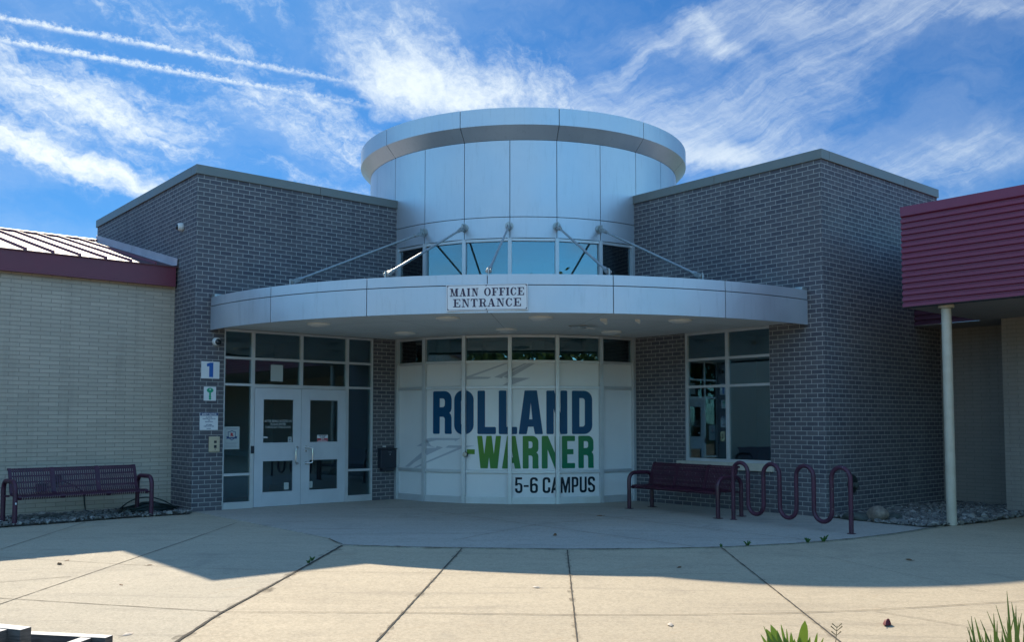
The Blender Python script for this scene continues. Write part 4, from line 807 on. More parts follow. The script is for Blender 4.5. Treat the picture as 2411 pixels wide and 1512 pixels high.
def serif(ch, x0, x1, y0, y1):
    w_ = x1-x0; T, t_, s_ = 44.0, 17.0, 19.0; R_ = lambda a, b, c, d: ([(a, b), (c, b), (c, d), (a, d)], []); Q = lambda *p: (list(p), []); xm = (x0+x1)/2; ym = (y0+y1)/2
    def foot(cx, y, wid): return R_(cx-wid/2, y if y == y0 else y-s_, cx+wid/2, y+s_ if y == y0 else y)
    if ch == 'I': return [R_(xm-T/2, y0+2, xm+T/2, y1-2), R_(x0, y0, x1, y0+s_), R_(x0, y1-s_, x1, y1)]
    if ch in 'EF':
        sx = x0+w_*.16; L = [R_(sx, y0+2, sx+T, y1-2), R_(x0, y1-s_, x1-4, y1), R_(sx+10, ym-8, x0+w_*.68, ym+9), Q((x0+w_*.60, ym-34), (x0+w_*.72, ym-34), (x0+w_*.72, ym+36), (x0+w_*.66, ym+36)), Q((x1-24, y1-s_), (x1-8, y1-62), (x1, y1-62), (x1, y1))]
        L += [R_(x0, y0, x1-4, y0+s_), Q((x1-26, y0+s_), (x1-4, y0), (x1, y0), (x1, y0+66), (x1-10, y0+66))] if ch == 'E' else [R_(x0, y0, x0+w_*.62, y0+s_)]
        return L
    if ch == 'T': return [R_(xm-T/2, y0+2, xm+T/2, y1-2), R_(xm-T, y0, xm+T, y0+s_), R_(x0+3, y1-s_, x1-3, y1), Q((x0, y1), (x0, y1-64), (x0+9, y1-64), (x0+26, y1-s_)), Q((x1, y1), (x1-26, y1-s_), (x1-9, y1-64), (x1, y1-64))]
    if ch == 'N': return [R_(x0+26, y0+2, x0+26+t_, y1-4), R_(x1-26-t_, y0, x1-26, y1-2), Q((x0+20, y1), (x0+20+T*1.25, y1), (x1-26, y0), (x1-26-T*.55, y0)), R_(x0, y0, x0+70, y0+s_), R_(x0, y1-s_, x0+48, y1), R_(x1-66, y1-s_, x1, y1)]
    if ch == 'M': return [R_(x0+26, y0+2, x0+26+t_, y1-4), Q((x0+18, y1), (x0+18+T*1.15, y1), (xm+8, y0+10), (xm-10, y0)), Q((x1-64, y1), (x1-64+t_*1.2, y1), (xm+12, y0+12), (xm-4, y0)), R_(x1-18-T, y0+2, x1-18, y1-2), R_(x0, y0, x0+68, y0+s_), R_(x0, y1-s_, x0+50, y1), R_(x1-76, y0, x1, y0+s_), R_(x1-50, y1-s_, x1, y1)]
    if ch == 'A': return [Q((x0+18, y0+4), (x0+18+t_*1.1, y0+4), (xm+4, y1-4), (xm-10, y1-4)), Q((xm-18, y1), (xm+22, y1), (x1-14, y0+2), (x1-14-T*1.15, y0+2)), R_(x0+46, y0+58, x1-52, y0+74), R_(x0, y0, x0+58, y0+s_), R_(x1-78, y0, x1, y0+s_)]
    rx, ry = w_/2, (y1-y0)/2
    if ch == 'O': return [([(xm+rx*cos(rad(a)), ym+(ry+3)*sin(rad(a))) for a in range(0, 360, 12)], [[(xm+(rx-T*.92)*cos(rad(a)), ym+(ry-t_*.8)*sin(rad(a))) for a in range(0, 360, 12)]])]
    if ch == 'C':
        o_ = [(xm+rx*cos(rad(a)), ym+(ry+3)*sin(rad(a))) for a in range(40, 321, 10)]; i_ = [(xm+8+(rx-T*.8)*cos(rad(a)), ym+(ry-t_*.8)*sin(rad(a))) for a in range(320, 39, -10)]
        return [(o_+i_, []), Q((x1-8, y1), (x1-34, y1-26), (x1-10, y1-66), (x1, y1-66)), Q((x1, y0+70), (x1-14, y0+70), (x1-34, y0+36), (x1-14, y0+26))]
    if ch == 'R':
        sx = x0+w_*.15; hx = x0+w_*.88; hy = (y1-y0)*.27; cy = y1-hy
        o_ = [(sx+10, y1)]+[(hx-hy*.8+hy*.95*cos(rad(a)), cy+hy*sin(rad(a))) for a in range(90, -91, -15)]+[(sx+10, cy-hy)]; h_ = [(sx+T, y1-s_*.9)]+[(hx-hy*.9+(hy-30)*.9*cos(rad(a)), cy+(hy-s_*.9)*sin(rad(a))) for a in range(90, -91, -15)]+[(sx+T, cy-hy+s_*.9)]
        return [(o_, [h_]), R_(sx, y0+2, sx+T, y1-2), R_(x0, y0, x0+w_*.55, y0+s_), R_(x0, y1-s_, sx+14, y1), Q((x0+w_*.52, cy-hy+4), (x0+w_*.76, cy-hy+2), (x0+w_*.83, y0+60), (x0+w_*.86, y0+18), (x1-8, y0+26), (x1, y0+44), (x1, y0+14), (x1-14, y0-4), (x0+w_*.74, y0-2), (x0+w_*.62, y0+30), (x0+w_*.60, y0+66))]
    return []
mb = MB(); k = 0
for ch, a, b in (('M', 318, 515), ('A', 535, 690), ('I', 710, 783), ('N', 812, 972), ('O', 1098, 1252), ('F', 1272, 1412), ('F', 1435, 1577), ('I', 1598, 1670), ('C', 1695, 1828), ('E', 1853, 2005)):
    lay([([((x-235)/1855*SW, y/630*SH) for x, y in P], [[((x-235)/1855*SW, y/630*SH) for x, y in q] for q in H]) for P, H in serif(ch, a, b, 348, 538)], so_, ax, up, nn, .0072, mb)
for ch, a, b in (('E', 390, 555), ('N', 587, 768), ('T', 795, 948), ('R', 975, 1150), ('A', 1172, 1352), ('N', 1378, 1560), ('C', 1585, 1733), ('E', 1762, 1932)):
    lay([([((x-235)/1855*SW, y/630*SH) for x, y in P], [[((x-235)/1855*SW, y/630*SH) for x, y in q] for q in H]) for P, H in serif(ch, a, b, 90, 285)], so_, ax, up, nn, .0072, mb)
mb.build('lettering', M['ink'], sg, recalc=False)

# ------------------------------------------------------------------ left tan brick wing
tw = thing('tan_wing', 'low tan brick wing with a maroon standing seam roof', 'building', (-12, 1.02, 0))
MB().quad((-22, 1.02, 0), (-A, 1.02, 0), (-A, 1.02, 4.4), (-22, 1.02, 4.4)).quad((-22, 1.02, 0), (-22, 11, 0), (-22, 11, 4.4), (-22, 1.02, 4.4)).quad((-22, 11, 0), (-A, 11, 0), (-A, 11, 4.4), (-22, 11, 4.4)).build('wall', M['tan'], tw, uv=(0, 0, .1))
FY = .87
MB().box(-22.2, -A-.04, FY, FY+.03, 4.15, 4.515).box(-22.2, -A-.04, FY+.03, 1.02, 4.16, 4.18).build('fascia', M['fascia'], tw)
sl_ = (5.80-4.535)/(6.08-FY); zr = lambda y: 4.535+(y-FY)*sl_
mb = MB(); mb.add([(-22.2, FY-.03, zr(FY-.03)), (-A, FY-.03, zr(FY-.03)), (-A, 6.10, zr(6.10)), (-22.2, 6.10, zr(6.10)), (-22.2, FY-.03, zr(FY-.03)-.02), (-A, FY-.03, zr(FY-.03)-.02), (-A, 6.10, zr(6.10)-.02), (-22.2, 6.10, zr(6.10)-.02)], [(0, 1, 2, 3), (7, 6, 5, 4), (0, 4, 5, 1), (3, 2, 6, 7)])
mb.add([(-22.2, 6.10, zr(6.1)), (-A, 6.10, zr(6.1)), (-A, 11.3, 4.5), (-22.2, 11.3, 4.5)], [(0, 1, 2, 3)]); mb.build('roof_panel', M['roofmetal'], tw)
for i in range(32):
    x = -8.245-.434*i
    if x < -21.8: break
    mb = MB(); hgt = .05; y0, y1 = FY-.028, 6.06
    mb.add([(x-.016, y0, zr(y0)), (x+.016, y0, zr(y0)), (x+.012, y0, zr(y0)+hgt), (x-.012, y0, zr(y0)+hgt), (x-.016, y1, zr(y1)), (x+.016, y1, zr(y1)), (x+.012, y1, zr(y1)+hgt), (x-.012, y1, zr(y1)+hgt)], [(0, 1, 2, 3), (7, 6, 5, 4), (0, 4, 5, 1), (1, 5, 6, 2), (2, 6, 7, 3), (3, 7, 4, 0)])
    mb.build('roof_seam', M['fascia'], tw)
mb = MB(); y0, y1 = 6.03, 6.2
mb.add([(-22.2, 5.95, zr(5.95)+.055), (-A, 5.95, zr(5.95)+.055), (-A, 6.12, zr(6.12)+.06), (-22.2, 6.12, zr(6.12)+.06), (-22.2, 5.95, zr(5.95)), (-A, 5.95, zr(5.95))], [(0, 1, 2, 3), (0, 4, 5, 1)]); mb.build('ridge_cap', M['fascia'], tw)
mb = MB()
for y0, y1 in ((FY-.02, 3.5), (3.51, 6.07)):
    mb.add([(-A-.002, y0, zr(y0)+.15), (-A-.002, y1, zr(y1)+.15), (-A-.025, y1, zr(y1)+.145), (-A-.025, y0, zr(y0)+.145), (-A-.03, y0, zr(y0)+.02), (-A-.03, y1, zr(y1)+.02), (-A-.12, y0, zr(y0)+.006), (-A-.12, y1, zr(y1)+.006)], [(0, 1, 2, 3), (3, 2, 5, 4), (4, 5, 7, 6)])
mb.build('flashing', M['flash'], tw)
# wall boxes and hose behind the left bench
t = thing('wall_box', 'upper dark utility box on tan brick behind the left bench', 'box', (-9.82, 1.02, .56)); MB().box(-9.90, -9.74, .92, 1.02, .56, .70).build('body', M['mailbox'], t, bevel=.01); MB().box(-9.91, -9.73, .905, .925, .69, .71).build('lid', M['mailbox'], t)
t = thing('wall_box', 'lower dark utility box on tan brick behind the left bench', 'box', (-10.04, 1.02, .42)); MB().box(-10.12, -9.96, .92, 1.02, .42, .55).build('body', M['mailbox'], t, bevel=.01); MB().box(-10.13, -9.95, .905, .925, .54, .56).build('lid', M['mailbox'], t)
hp = [(-9.78, .93, .60), (-9.72, .90, .585), (-9.54, .90, .50), (-9.42, .90, .41), (-9.375, .90, .33), (-9.36, .90, .15), (-9.35, .86, .06), (-9.30, .72, .035), (-9.18, .60, .035), (-9.08, .55, .04)]
random.seed(3)
for i in range(210):
    th = -2.6+i*.42; loop = i/15.0; rx = .50-.11*abs(sin(i*1.7))-.06*random.random(); ry = .24-.05*random.random()
    hp.append((-8.40+rx*cos(th)+.04*sin(i*.9), .36+ry*sin(th), .03+.012*loop*(1.0-.65*abs(cos(th)))+.012*random.random()))
tag(MB().tube(hp, .012, 6).build('garden_hose', M['hose'], smooth=60), 'black garden hose coiled in a flat pile behind the left bench', 'hose')
hp2 = [(-8.9+.9*s_, .45+.1*sin(6*s_), .10+.17*sin(pi*s_)) for s_ in [i/14 for i in range(15)]]
tag(MB().tube(hp2, .012, 6).build('garden_hose', M['hose'], smooth=60), 'loose black hose loop arching above the coiled pile', 'hose')
random.seed(11)
tag(MB().box(-10.5, -9.75, .22, .72, .0, .055).build('splash_slab', M['darkstone'], bevel=.012), 'low weathered dark slab on gravel under the left bench', 'slab')

# ------------------------------------------------------------------ right side wing, walkway canopy
rw = thing('tan_wing', 'tan brick wing at the right edge behind the cream post', 'building', (LR, -9.5, 0))
mb = MB(); mb.quad((LR, -B, 0), (LR, -9.45, 0), (LR, -9.45, 3.52), (LR, -B, 3.52)); mb.quad((LR, -9.45, 0), (3.12, -9.45, 0), (3.12, -9.45, 3.52), (LR, -9.45, 3.52))
mb.quad((3.12, -9.45, 0), (3.12, -9.90, 0), (3.12, -9.90, 3.52), (3.12, -9.45, 3.52)); mb.quad((3.12, -9.90, 0), (LR, -9.90, 0), (LR, -9.90, 3.52), (3.12, -9.90, 3.52)); mb.quad((LR, -9.9, 0), (LR, -34, 0), (LR, -34, 3.52), (LR, -9.9, 3.52))
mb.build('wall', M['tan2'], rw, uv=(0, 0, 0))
def corr(y0, y1, x, z0, z1, rib, n, back):
    """horizontally ribbed cladding facing -x"""
    mb = MB(); P = []; h = (z1-z0)/n
    for i in range(n):
        a = z0+i*h; P += [(x, a), (x, a+h*.52), (x+rib, a+h*.66), (x+rib, a+h*.86)]
    P.append((x, z1)); 
    for (xa, za), (xb, zb) in zip(P, P[1:]): mb.quad((xa, y0, za), (xa, y1, za), (xb, y1, zb), (xb, y0, zb))
    poly = P+[(back, z1), (back, z0)]
    for y in (y0, y1):
        L = [Vector((a, b, 0)) for a, b in poly]
        mb.add([(a, y, b) for a, b in poly], [tuple(t) for t in tessellate_polygon([L])])
    return mb
corr(-34, -B-.003, 3.2, 3.465, 4.9, .03, 14, 3.3).build('cladding', M['cladding_shade'], rw)
MB().box(3.2, LR, -34, -B-.003, 3.455, 3.463).build('soffit', M['underside'], rw); MB().box(3.21, LR+6, -34, -B-.003, 4.90, 4.98).build('roof', M['fascia'], rw)
wc = thing('walkway_canopy', 'crimson ribbed walkway canopy on a cream round post at right', 'canopy', (.45, -9.7, 0))
FX, FE = .22, -9.10
corr(-34, FE, FX, 3.455, 4.925, .035, 15, FX+.10).build('fascia', M['cladding'], wc)
mb = MB().box(FX-.012, FX+.09, -34, FE-.0, 4.928, 5.085); mb.build('fascia_trim', M['cladding'], wc, bevel=.006)
MB().box(FX+.02, FX+.10, -34, FE-.004, 3.437, 3.452).build('drip_edge', M['dark'], wc)
MB().box(FX+.04, 3.18, -34, FE+.01, 3.452, 3.47).build('soffit', M['underside'], wc)
MB().box(FX+.05, 3.18, -34, FE-.01, 4.98, 5.06).build('roof', M['fascia'], wc); MB().box(FX+.10, 3.18, FE-.035, FE-.005, 3.47, 4.98).build('end_panel', M['cladding'], wc)
po = MB().lathe([(0, 0), (.074, 0), (.074, 3.40), (0, 3.40)], (.455, -9.69, 0), (0, 0, 1), 28).build('post', M['post'], wc, smooth=50)
MB().lathe([(.105, 3.40), (.12, 3.41), (.12, 3.45), (0, 3.45)], (.455, -9.69, 0), (0, 0, 1), 24).build('cap', M['post'], po, smooth=40)
t = thing('wall_hydrant', 'round dark wall fitting on the brick behind the bike rack', 'fitting', (.8, -B, .36))
MB().lathe([(0, 0), (.15, 0), (.165, .012), (.15, .03), (.09, .045), (0, .05)], (.80, -B, .53), (0, -1, 0), 24).build('plate', M['hose'], t, smooth=40)
MB().lathe([(0, .04), (.05, .04), (.055, .10), (.03, .115), (0, .115)], (.80, -B, .51), (0, -1, 0), 16).build('outlet', M['darkstone'], t, smooth=40)

# ------------------------------------------------------------------ boulder and stones
def rock(name, m_, c, sx, sy, sz, seed, label, cat='boulder', group=None):
    random.seed(seed); bm = bmesh.new(); bmesh.ops.create_icosphere(bm, subdivisions=3, radius=1)
    ph = [Vector((random.uniform(-1, 1), random.uniform(-1, 1), random.uniform(-1, 1))).normalized() for _ in range(9)]
    mb = MB(); vs = []
    for v in bm.verts:
        r = 1+sum(.05*sin(4*v.co.dot(p)+i) for i, p in enumerate(ph)); vs.append((c[0]+v.co.x*sx*r, c[1]+v.co.y*sy*r, max(.0, c[2]+v.co.z*sz*r)))
    mb.add(vs, [tuple(v.index for v in f.verts) for f in bm.faces]); bm.free(); return tag(mb.build(name, m_, smooth=70), label, cat, group)
rock('boulder', M['boulder'], (.06, -8.70, .11), .21, .19, .15, 2, 'rounded brown boulder on the gravel beside the bike rack')
rock('boulder', M['darkstone'], (.04, -8.38, .05), .22, .26, .09, 5, 'flat dark stone behind the brown boulder near the wall corner')
rock('boulder', M['darkstone'], (.40, -8.75, .05), .20, .16, .08, 8, 'flat dark stone in gravel just right of the brown boulder')

# ------------------------------------------------------------------ benches
def bench(label, loc, rz, coat, src=None):
    t = thing('park_bench', label, 'bench', loc, 'maroon ribbed metal benches', rz)
    t['local'] = 1
    if src:
        for ch in src.children:
            c = ch.copy(); C.objects.link(c); c.parent = t; c.matrix_parent_inverse = Matrix.Identity(4)
            if coat: c.data = ch.data.copy(); c.data.materials[0] = coat
        return t
    # ribbed seat and back follow one bent profile (y, z); front is -y
    seat = [(-.265, .385), (-.285, .41), (-.27, .435), (-.20, .445), (-.08, .437), (.04, .43), (.10, .433), (.14, .455)]
    back = [(.145, .46), (.165, .51), (.19, .60), (.225, .71), (.262, .81), (.285, .845), (.31, .845), (.315, .82)]
    Lx = 1.0; nsl = 58
    def slats(prof, bars):
        mb = MB(); w_ = .0105; th = .004
        for i in range(nsl):
            x = -Lx+.02+(2*Lx-.04)*i/(nsl-1)
            for (ya, za), (yb, zb) in zip(prof, prof[1:]):
                d = Vector((0, yb-ya, zb-za)); L = d.length; d.normalize(); nrm = Vector((1, 0, 0)).cross(d); mb.obox((x, ya, za), (1, 0, 0), d, nrm, (-w_, -.001, -th), (w_, L+.001, th))
        for y, z, hw, hh in bars: mb.box(-Lx, Lx, y-hw, y+hw, z-hh, z+hh)
        for x in (-Lx, -.36, .36, Lx):
            for (ya, za), (yb, zb) in zip(prof, prof[1:]):
                d = Vector((0, yb-ya, zb-za)); L = d.length; d.normalize(); nrm = Vector((1, 0, 0)).cross(d); mb.obox((x, ya, za), (1, 0, 0), d, nrm, (-.024, -.002, -.009), (.024, L+.002, .009))
        return mb
    slats(seat, [(-.24, .424, .012, .007), (-.13, .425, .012, .007), (-.0, .419, .012, .007), (.09, .42, .012, .007)]).build('seat', coat, t, recalc=False)
    slats(back, [(.178, .53, .007, .013), (.205, .625, .007, .013), (.24, .722, .007, .013), (.27, .80, .007, .013), (.30, .838, .014, .008)]).build('backrest', coat, t, recalc=False)
    for x in (-1.075, 1.075):
        r = .14; P = [(x, -.30, .0), (x, -.30, .25), (x, -.30, .665-r)]+[(x, -.30+r-r*cos(rad(a)), .665-r+r*sin(rad(a))) for a in (15, 30, 45, 60, 75, 90)]+[(x, .0, .665)]+[(x, .28-r+r*sin(rad(a)), .665-r+r*cos(rad(a))) for a in (0, 15, 30, 45, 60, 75, 90)]+[(x, .28, .25), (x, .28, .0)]
        mb = MB().tube(P, .036, 14); sgn = -1 if x < 0 else 1
        mb.box(min(x, sgn*Lx), max(x, sgn*Lx), -.27, -.22, .385, .415); mb.box(min(x, sgn*Lx), max(x, sgn*Lx), .20, .25, .62, .65); mb.box(min(x, sgn*Lx), max(x, sgn*Lx), .22, .26, .40, .43)
        mb.build('leg_frame', coat, t, smooth=50)
        for y in (-.30, .28): MB().box(x-.06, x+.06, y-.06, y+.06, .006, .014).build('foot_plate', coat, t)
    return t
b1 = bench('maroon ribbed bench in front of the gridded window on dark brick', (-1.185, -5.72, .004), rad(-90-4.6), M['maroon'])
b2 = bench('faded maroon ribbed bench on gravel against the tan brick wall', (-9.68, .015, .01), rad(5.0), M['maroon_old'], b1)
tag(MB().box(-10.735, -10.715, -.439, -.434, .33, .36).build('price_tag', M['white']), 'tiny white tag stuck on the left bench leg', 'tag')

# ------------------------------------------------------------------ bike rack
br_ = thing('bike_rack', 'maroon wave shaped tube bike rack on the slab beside the bench', 'bike rack', (-1.66, -8.17, .006))
pa, pb = Vector((-1.505, -7.03, 0)), Vector((-1.815, -9.29, 0)); ud = (pb-pa); Lr_ = ud.length; ud.normalize(); pit = Lr_/7; rr = pit/2; zt, zb = .945-rr, .135+rr
P = [(0, 0)]
for i in range(7):
    x = i*pit; up_ = i % 2 == 0
    cyy = zt if up_ else zb
    P.append((x, (zb+zt)/2))
    P += [(x+rr-rr*cos(rad(a)), cyy+(1 if up_ else -1)*rr*sin(rad(a))) for a in range(0, 181, 15)]
P += [(7*pit, (zb+zt)/2), (7*pit, 0)]
MB().tube([(pa.x+ud.x*u, pa.y+ud.y*u, z) for u, z in P], .033, 14).build('wave_tube', M['maroon_old'], br_, smooth=60)
for p in (pa, pb): MB().lathe([(0, .006), (.06, .006), (.06, .014), (0, .014)], (p.x, p.y, 0), (0, 0, 1), 18).build('foot_plate', M['maroon_old'], br_)

# ------------------------------------------------------------------ timber planters, bottom left
def board(p, d, length, thick, z0, z1, nside):
    """board whose outer top edge starts at p and runs along d; nside is the inward normal"""
    p, d, n_ = Vector((*p, 0)), Vector((*d, 0)).normalized(), Vector((*nside, 0)).normalized(); return MB().obox(p, d, n_, (0, 0, 1), (0, 0, z0), (length, thick, z1))
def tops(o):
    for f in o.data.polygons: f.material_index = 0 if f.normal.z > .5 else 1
def planter(label, p, d1, len1, inn, len2, th, z0, z1):
    t = thing('planter_box', label, 'planter', (*p, 0)); d = Vector(d1).normalized(); n_ = Vector(inn).normalized()
    mb = board(p, d, len1, th, z0, z1, n_); tops(mb.build('board', [M['timber'], M['timber_shade']], t, bevel=.004))
    q = Vector(p)+n_*(th+.002)+d*.10; tops(board(q, n_, len2, th, z0, z1-.004, d).build('board', [M['timber'], M['timber_shade']], t, bevel=.004))
    return t
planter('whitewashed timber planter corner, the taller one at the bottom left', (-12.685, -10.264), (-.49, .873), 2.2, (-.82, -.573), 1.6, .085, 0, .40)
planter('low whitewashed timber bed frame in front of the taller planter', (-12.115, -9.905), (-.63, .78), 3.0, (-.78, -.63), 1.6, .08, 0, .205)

# ------------------------------------------------------------------ plants at the bottom edge
def blade(mb, base, tip, wd, bend=(0, 0), n=7, fold=.25, tp=3.2):
    b, t = Vector(base), Vector(tip); side = (t-b).cross(Vector((cos(YAW), sin(YAW), 0))).normalized(); fw = Vector((-cos(YAW), -sin(YAW), 0)); L = []
    for i in range(n+1):
        s = i/n; p = b+(t-b)*s+Vector((bend[0]*s*(1-s)*4*.25, bend[1]*s*(1-s)*4*.25, .06*s*(1-s))); hw = wd*.5*(1-s**tp)*(.75+.5*s*(1-s)*2)+.0008; L.append((p-side*hw, p+fw*wd*fold*(1-s), p+side*hw))
    for a, c in zip(L, L[1:]): mb.quad(a[0], a[1], c[1], c[0]); mb.quad(a[1], a[2], c[2], c[1])
def at(u, v, D):
    d = px_dir(u, v); h = hypot(d.x, d.y); return EYE+d*(D/h)
def zp(x, y): return ((x/2.3637+2850)/1.6052, (y/2.3637+2180)/1.6052)
D0 = 4.3; BZ = .12
struct(MB().prism([(-11.6, -14.6), (-9.6, -13.0), (-8.6, -13.9), (-9.6, -16.5), (-11.6, -16.5)], -.001, .03).build('planting_bed', M['soil']))
random.seed(21)
mb = MB(); bx = at(*zp(300, 900), D0); 
for (tx, ty), wd, (ux, uy) in (((455, 395), .034, (425, 700)), ((400, 530), .022, (410, 700)), ((148, 432), .030, (265, 720)), ((108, 470), .032, (230, 720)), ((118, 530), .030, (190, 720)), ((240, 430), .010, (300, 720)), ((85, 445), .006, (200, 720)), ((270, 540), .028, (320, 720)), ((565, 505), .012, (530, 720)), ((205, 480), .014, (260, 720)), ((330, 500), .016, (340, 720)), ((500, 540), .016, (470, 720)), ((60, 520), .012, (170, 720)), ((360, 560), .024, (360, 720)), ((290, 470), .007, (310, 720)), ((620, 550), .010, (560, 720))):
    t_ = at(*zp(tx, ty), D0); q_ = at(*zp(ux, uy), D0); b_ = q_+(q_-t_)*((q_.z-.03)/max(.05, t_.z-q_.z)); b_.z = .02
    blade(mb, b_, t_, wd*1.5, n=28, tp=26, fold=.12)
tag(mb.build('iris_plant', M['blade'], recalc=False, smooth=60), 'clump of broad bright green blades at the bottom edge', 'plant')
mb = MB(); st0 = at(*zp(725, 640), 4.2); t0 = at(*zp(742, 440), 4.2); ba = st0+(st0-t0)*((st0.z-.02)/(t0.z-st0.z)); mb.tube([ba, st0, t0], [.003, .0022, .0014], 5)
for s_, l_ in ((.55, .03), (.75, .035), (.9, .03)):
    for q in (-1, 1): p_ = st0+(t0-st0)*s_; mb.tube([p_, p_+Vector((sin(YAW)*q*l_*.7, -cos(YAW)*q*l_*.7, l_*.6))], [.0014, .003], 5)
tag(mb.build('seed_stalk', M['drystem'], smooth=60), 'thin dry seed stalk beside the broad green blades', 'plant')
mb = MB(); random.seed(5)
for (tx, ty) in ((2258, 130), (1940, 355), (1970, 365), (2080, 310), (2160, 255), (2330, 330), (2400, 400), (2140, 330), (2230, 440), (2060, 460), (1900, 450), (2300, 230), (2340, 260), (2390, 330), (2170, 480), (2030, 520), (2110, 520), (2250, 520), (2450, 300), (2520, 380), (2480, 220), (2600, 330), (2290, 470), (2360, 480), (2410, 520), (1990, 560), (2200, 560), (2330, 560), *[(random.uniform(1900, 2480), random.uniform(330, 600)) for _ in range(20)]):
    D = random.uniform(4.1, 4.6); t_ = at(*zp(tx, ty), D); q_ = at(*zp(2330+random.uniform(-170, 240), 900), D); b_ = Vector((q_.x, q_.y, .03)); blade(mb, b_, t_, random.uniform(.010, .022), tp=7, bend=(random.uniform(-.1, .1), random.uniform(-.1, .1)), n=12)
tag(mb.build('grass_tuft', M['grassblade'], recalc=False, smooth=60), 'dark spiky grass tuft at the bottom right corner', 'plant')

# weeds in the joints
def weed(c, s, seed, label):
    random.seed(seed); mb = MB()
    for i in range(11):
        a = random.random()*6.28; L = .8*s*random.uniform(.5, 1); t_ = Vector((c[0]+cos(a)*L*.8, c[1]+sin(a)*L*.8, .01+L*random.uniform(.35, .95))); blade(mb, (c[0]+cos(a)*.01, c[1]+sin(a)*.01, .008), t_, L*.24, n=4)
    tag(mb.build('weed', M['weed'], recalc=False), label, 'weed', 'weeds growing in the slab joints')
weed((-4.37, -8.94), .06, 1, 'tiny weed in the curved joint, leftmost of four there'); weed((-4.0, -9.08), .10, 2, 'low weed in the curved joint below the bench end')
weed((-3.13, -9.41), .10, 3, 'leafy weed in the curved joint left of the tallest weed'); weed((-2.88, -9.49), .14, 4, 'tallest leafy weed in the curved joint near the rack')
weed((-8.94, -6.63), .07, 5, 'green weed in the wide dirty joint at left'); weed((-9.05, -6.76), .06, 6, 'small weed stub beside the larger one in the left joint')
# fallen leaves
def fallen(c, s, rot, m_, label, curl=.25):
    mb = MB(); z0 = .010 if hypot(c[0]-.1, c[1]-.1) < 9.7 else -.003; o = [(-.9, 0), (-.5, .32), (0, .42), (.5, .3), (1, 0), (.5, -.3), (0, -.42), (-.5, -.32)]; ce = (0, 0)
    rnd = [random.random() for _ in o]
    ring = lambda k, hgt: [(c[0]+s*k*(x*cos(rot)-y*sin(rot)), c[1]+s*k*(x*sin(rot)+y*cos(rot)), z0+hgt*(.55+.45*r)) for (x, y), r in zip(o, rnd)]
    P = ring(1, s*curl*.22); Q = ring(.62, s*curl*.95); m0 = (c[0], c[1], z0+s*curl)
    mb.add([m0]+Q+P, [(0, i+1, (i+1) % 8+1) for i in range(8)]+[(i+1, i+9, (i+1) % 8+9, (i+1) % 8+1) for i in range(8)]); tl = Vector(P[0]); dr = Vector((-cos(rot), -sin(rot), .25)); mb.tube([tl, tl+dr*s*.6], s*.04, 5)
    tag(mb.build('fallen_leaf', m_, recalc=False, smooth=50), label, 'leaf', 'fallen leaves on the concrete')
fallen((-7.03, -12.55), .075, .3, M['leaf_red'], 'curled dark red leaf on sunlit concrete at lower right', .6)
fallen((-8.06, -9.53), .05, 1.9, M['leaf_pale'], 'pale leaf on sunlit concrete below the curved joint'); fallen((-8.34, -11.44), .06, .8, M['leaf_pale'], 'pale pinkish leaf on sunlit concrete near the bottom edge')
fallen((-5.2, -6.71), .055, .4, M['leaf_brown'], 'brown leaf in the shade just above the curved joint', .6); fallen((-2.78, -5.22), .06, 2.2, M['leaf_brown'], 'dark leaf in the shade near the bench front leg')
fallen((-3.55, -11.0), .06, 1.2, M['leaf_brown'], 'brown leaf in the shade at right beyond the rack'); fallen((-6.02, -9.62), .045, .2, M['leaf_brown'], 'small brown leaf in shade by the third radial joint')
fallen((-11.07, -4.72), .045, .9, M['leaf_brown'], 'brown leaf on sunlit concrete near the shadow edge at left'); fallen((-11.22, -5.0), .045, 2.0, M['leaf_brown'], 'curled leaf just below its neighbour at far left', .6)
fallen((-10.46, -5.69), .04, .1, M['leaf_brown'], 'small dark leaf lying on the faint cross joint at left'); fallen((-11.10, -6.78), .04, 1.5, M['leaf_brown'], 'lone brown leaf mid slab on the left concrete')
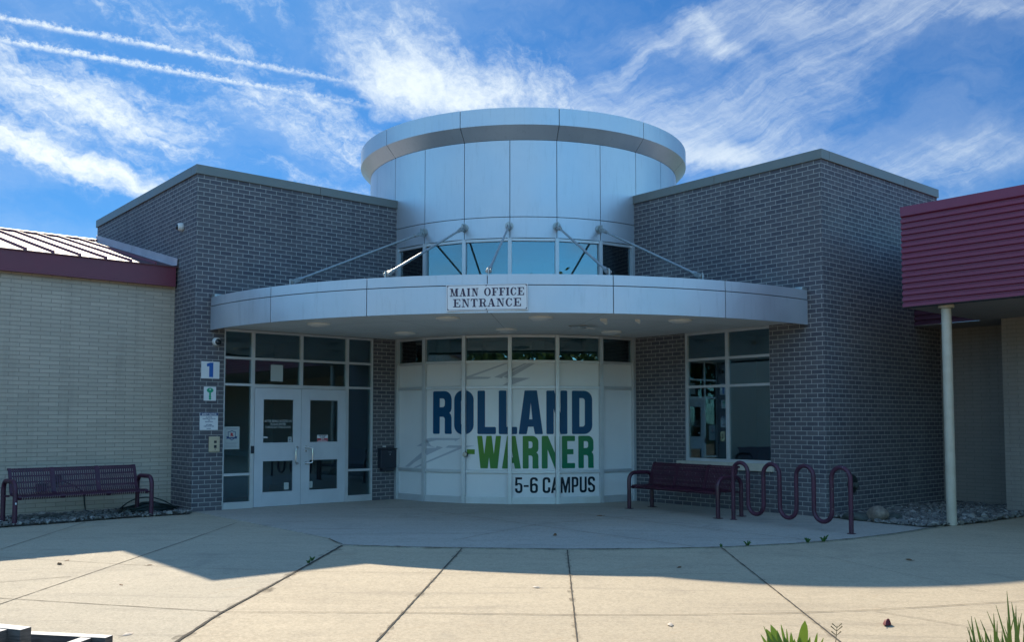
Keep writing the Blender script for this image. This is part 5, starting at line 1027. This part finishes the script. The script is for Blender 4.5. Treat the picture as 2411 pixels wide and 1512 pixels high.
fallen((-11.74, -9.02), .06, .5, M['leaf_pale'], 'pale scrap of leaf near the bottom left planter')

# ------------------------------------------------------------------ trees across the lot behind the camera (seen in the glass)
def tree_meshes(seed, h, r):
    random.seed(seed); tr = MB(); tr.tube([(0, 0, 0), (.05, .02, h*.25), (.1, -.05, h*.5), (.05, .05, h*.8)], [r*.09, r*.07, r*.05, r*.015], 10); tips = []
    for i in range(9):
        a = i*2.4; z0 = h*(.28+.05*i); L = r*(.95-.05*i); p1 = (cos(a)*L*.5, sin(a)*L*.5, z0+L*.35); p2 = (cos(a)*L, sin(a)*L, z0+L*.6); tr.tube([(.05, 0, z0), p1, p2], [r*.035, r*.022, r*.008], 6); tips += [p1, p2]
    cr = MB()
    for i in range(2600):
        b = tips[random.randrange(len(tips))] if random.random() < .7 else (0, 0, h*random.uniform(.5, .95)); sp = r*.34
        c = Vector((random.gauss(b[0], sp), random.gauss(b[1], sp), max(h*.2, random.gauss(b[2]+h*.05, sp*.8)))); n = Vector((random.gauss(0, 1), random.gauss(0, 1), random.gauss(0, 1))).normalized(); u = n.orthogonal().normalized()*random.uniform(.22, .42); v = n.cross(u)*.6
        cr.quad(c-u, c-v, c+u, c+v)
    return tr, cr
KINDS = []
for k, (h, r) in enumerate(((11.5, 4.4), (9.8, 4.6), (13.0, 4.8))):
    a_, b_ = tree_meshes(40+k, h, r); KINDS.append((a_, b_))
WORDS = ['rounded green tree', 'broad low green tree', 'taller green tree']; proto = {}
for i in range(22):
    ang = rad(YAW*180/pi+180-66+i*6.3); d = 58+((i*37) % 11); x, y = -6+cos(ang)*d, -6+sin(ang)*d; k = i % 3
    t = thing('shade_tree', WORDS[k]+' across the lot reflected in the entrance glass', 'tree', (x, y, -.03), 'trees across the lot', i*1.3); t['local'] = 1
    if k not in proto: KINDS[k][0].build('trunk', M['bark'], t, recalc=False, smooth=60); KINDS[k][1].build('crown', M['crown'], t, recalc=False); proto[k] = t
    else:
        for ch in proto[k].children:
            c = ch.copy(); C.objects.link(c); c.parent = t; c.matrix_parent_inverse = Matrix.Identity(4)
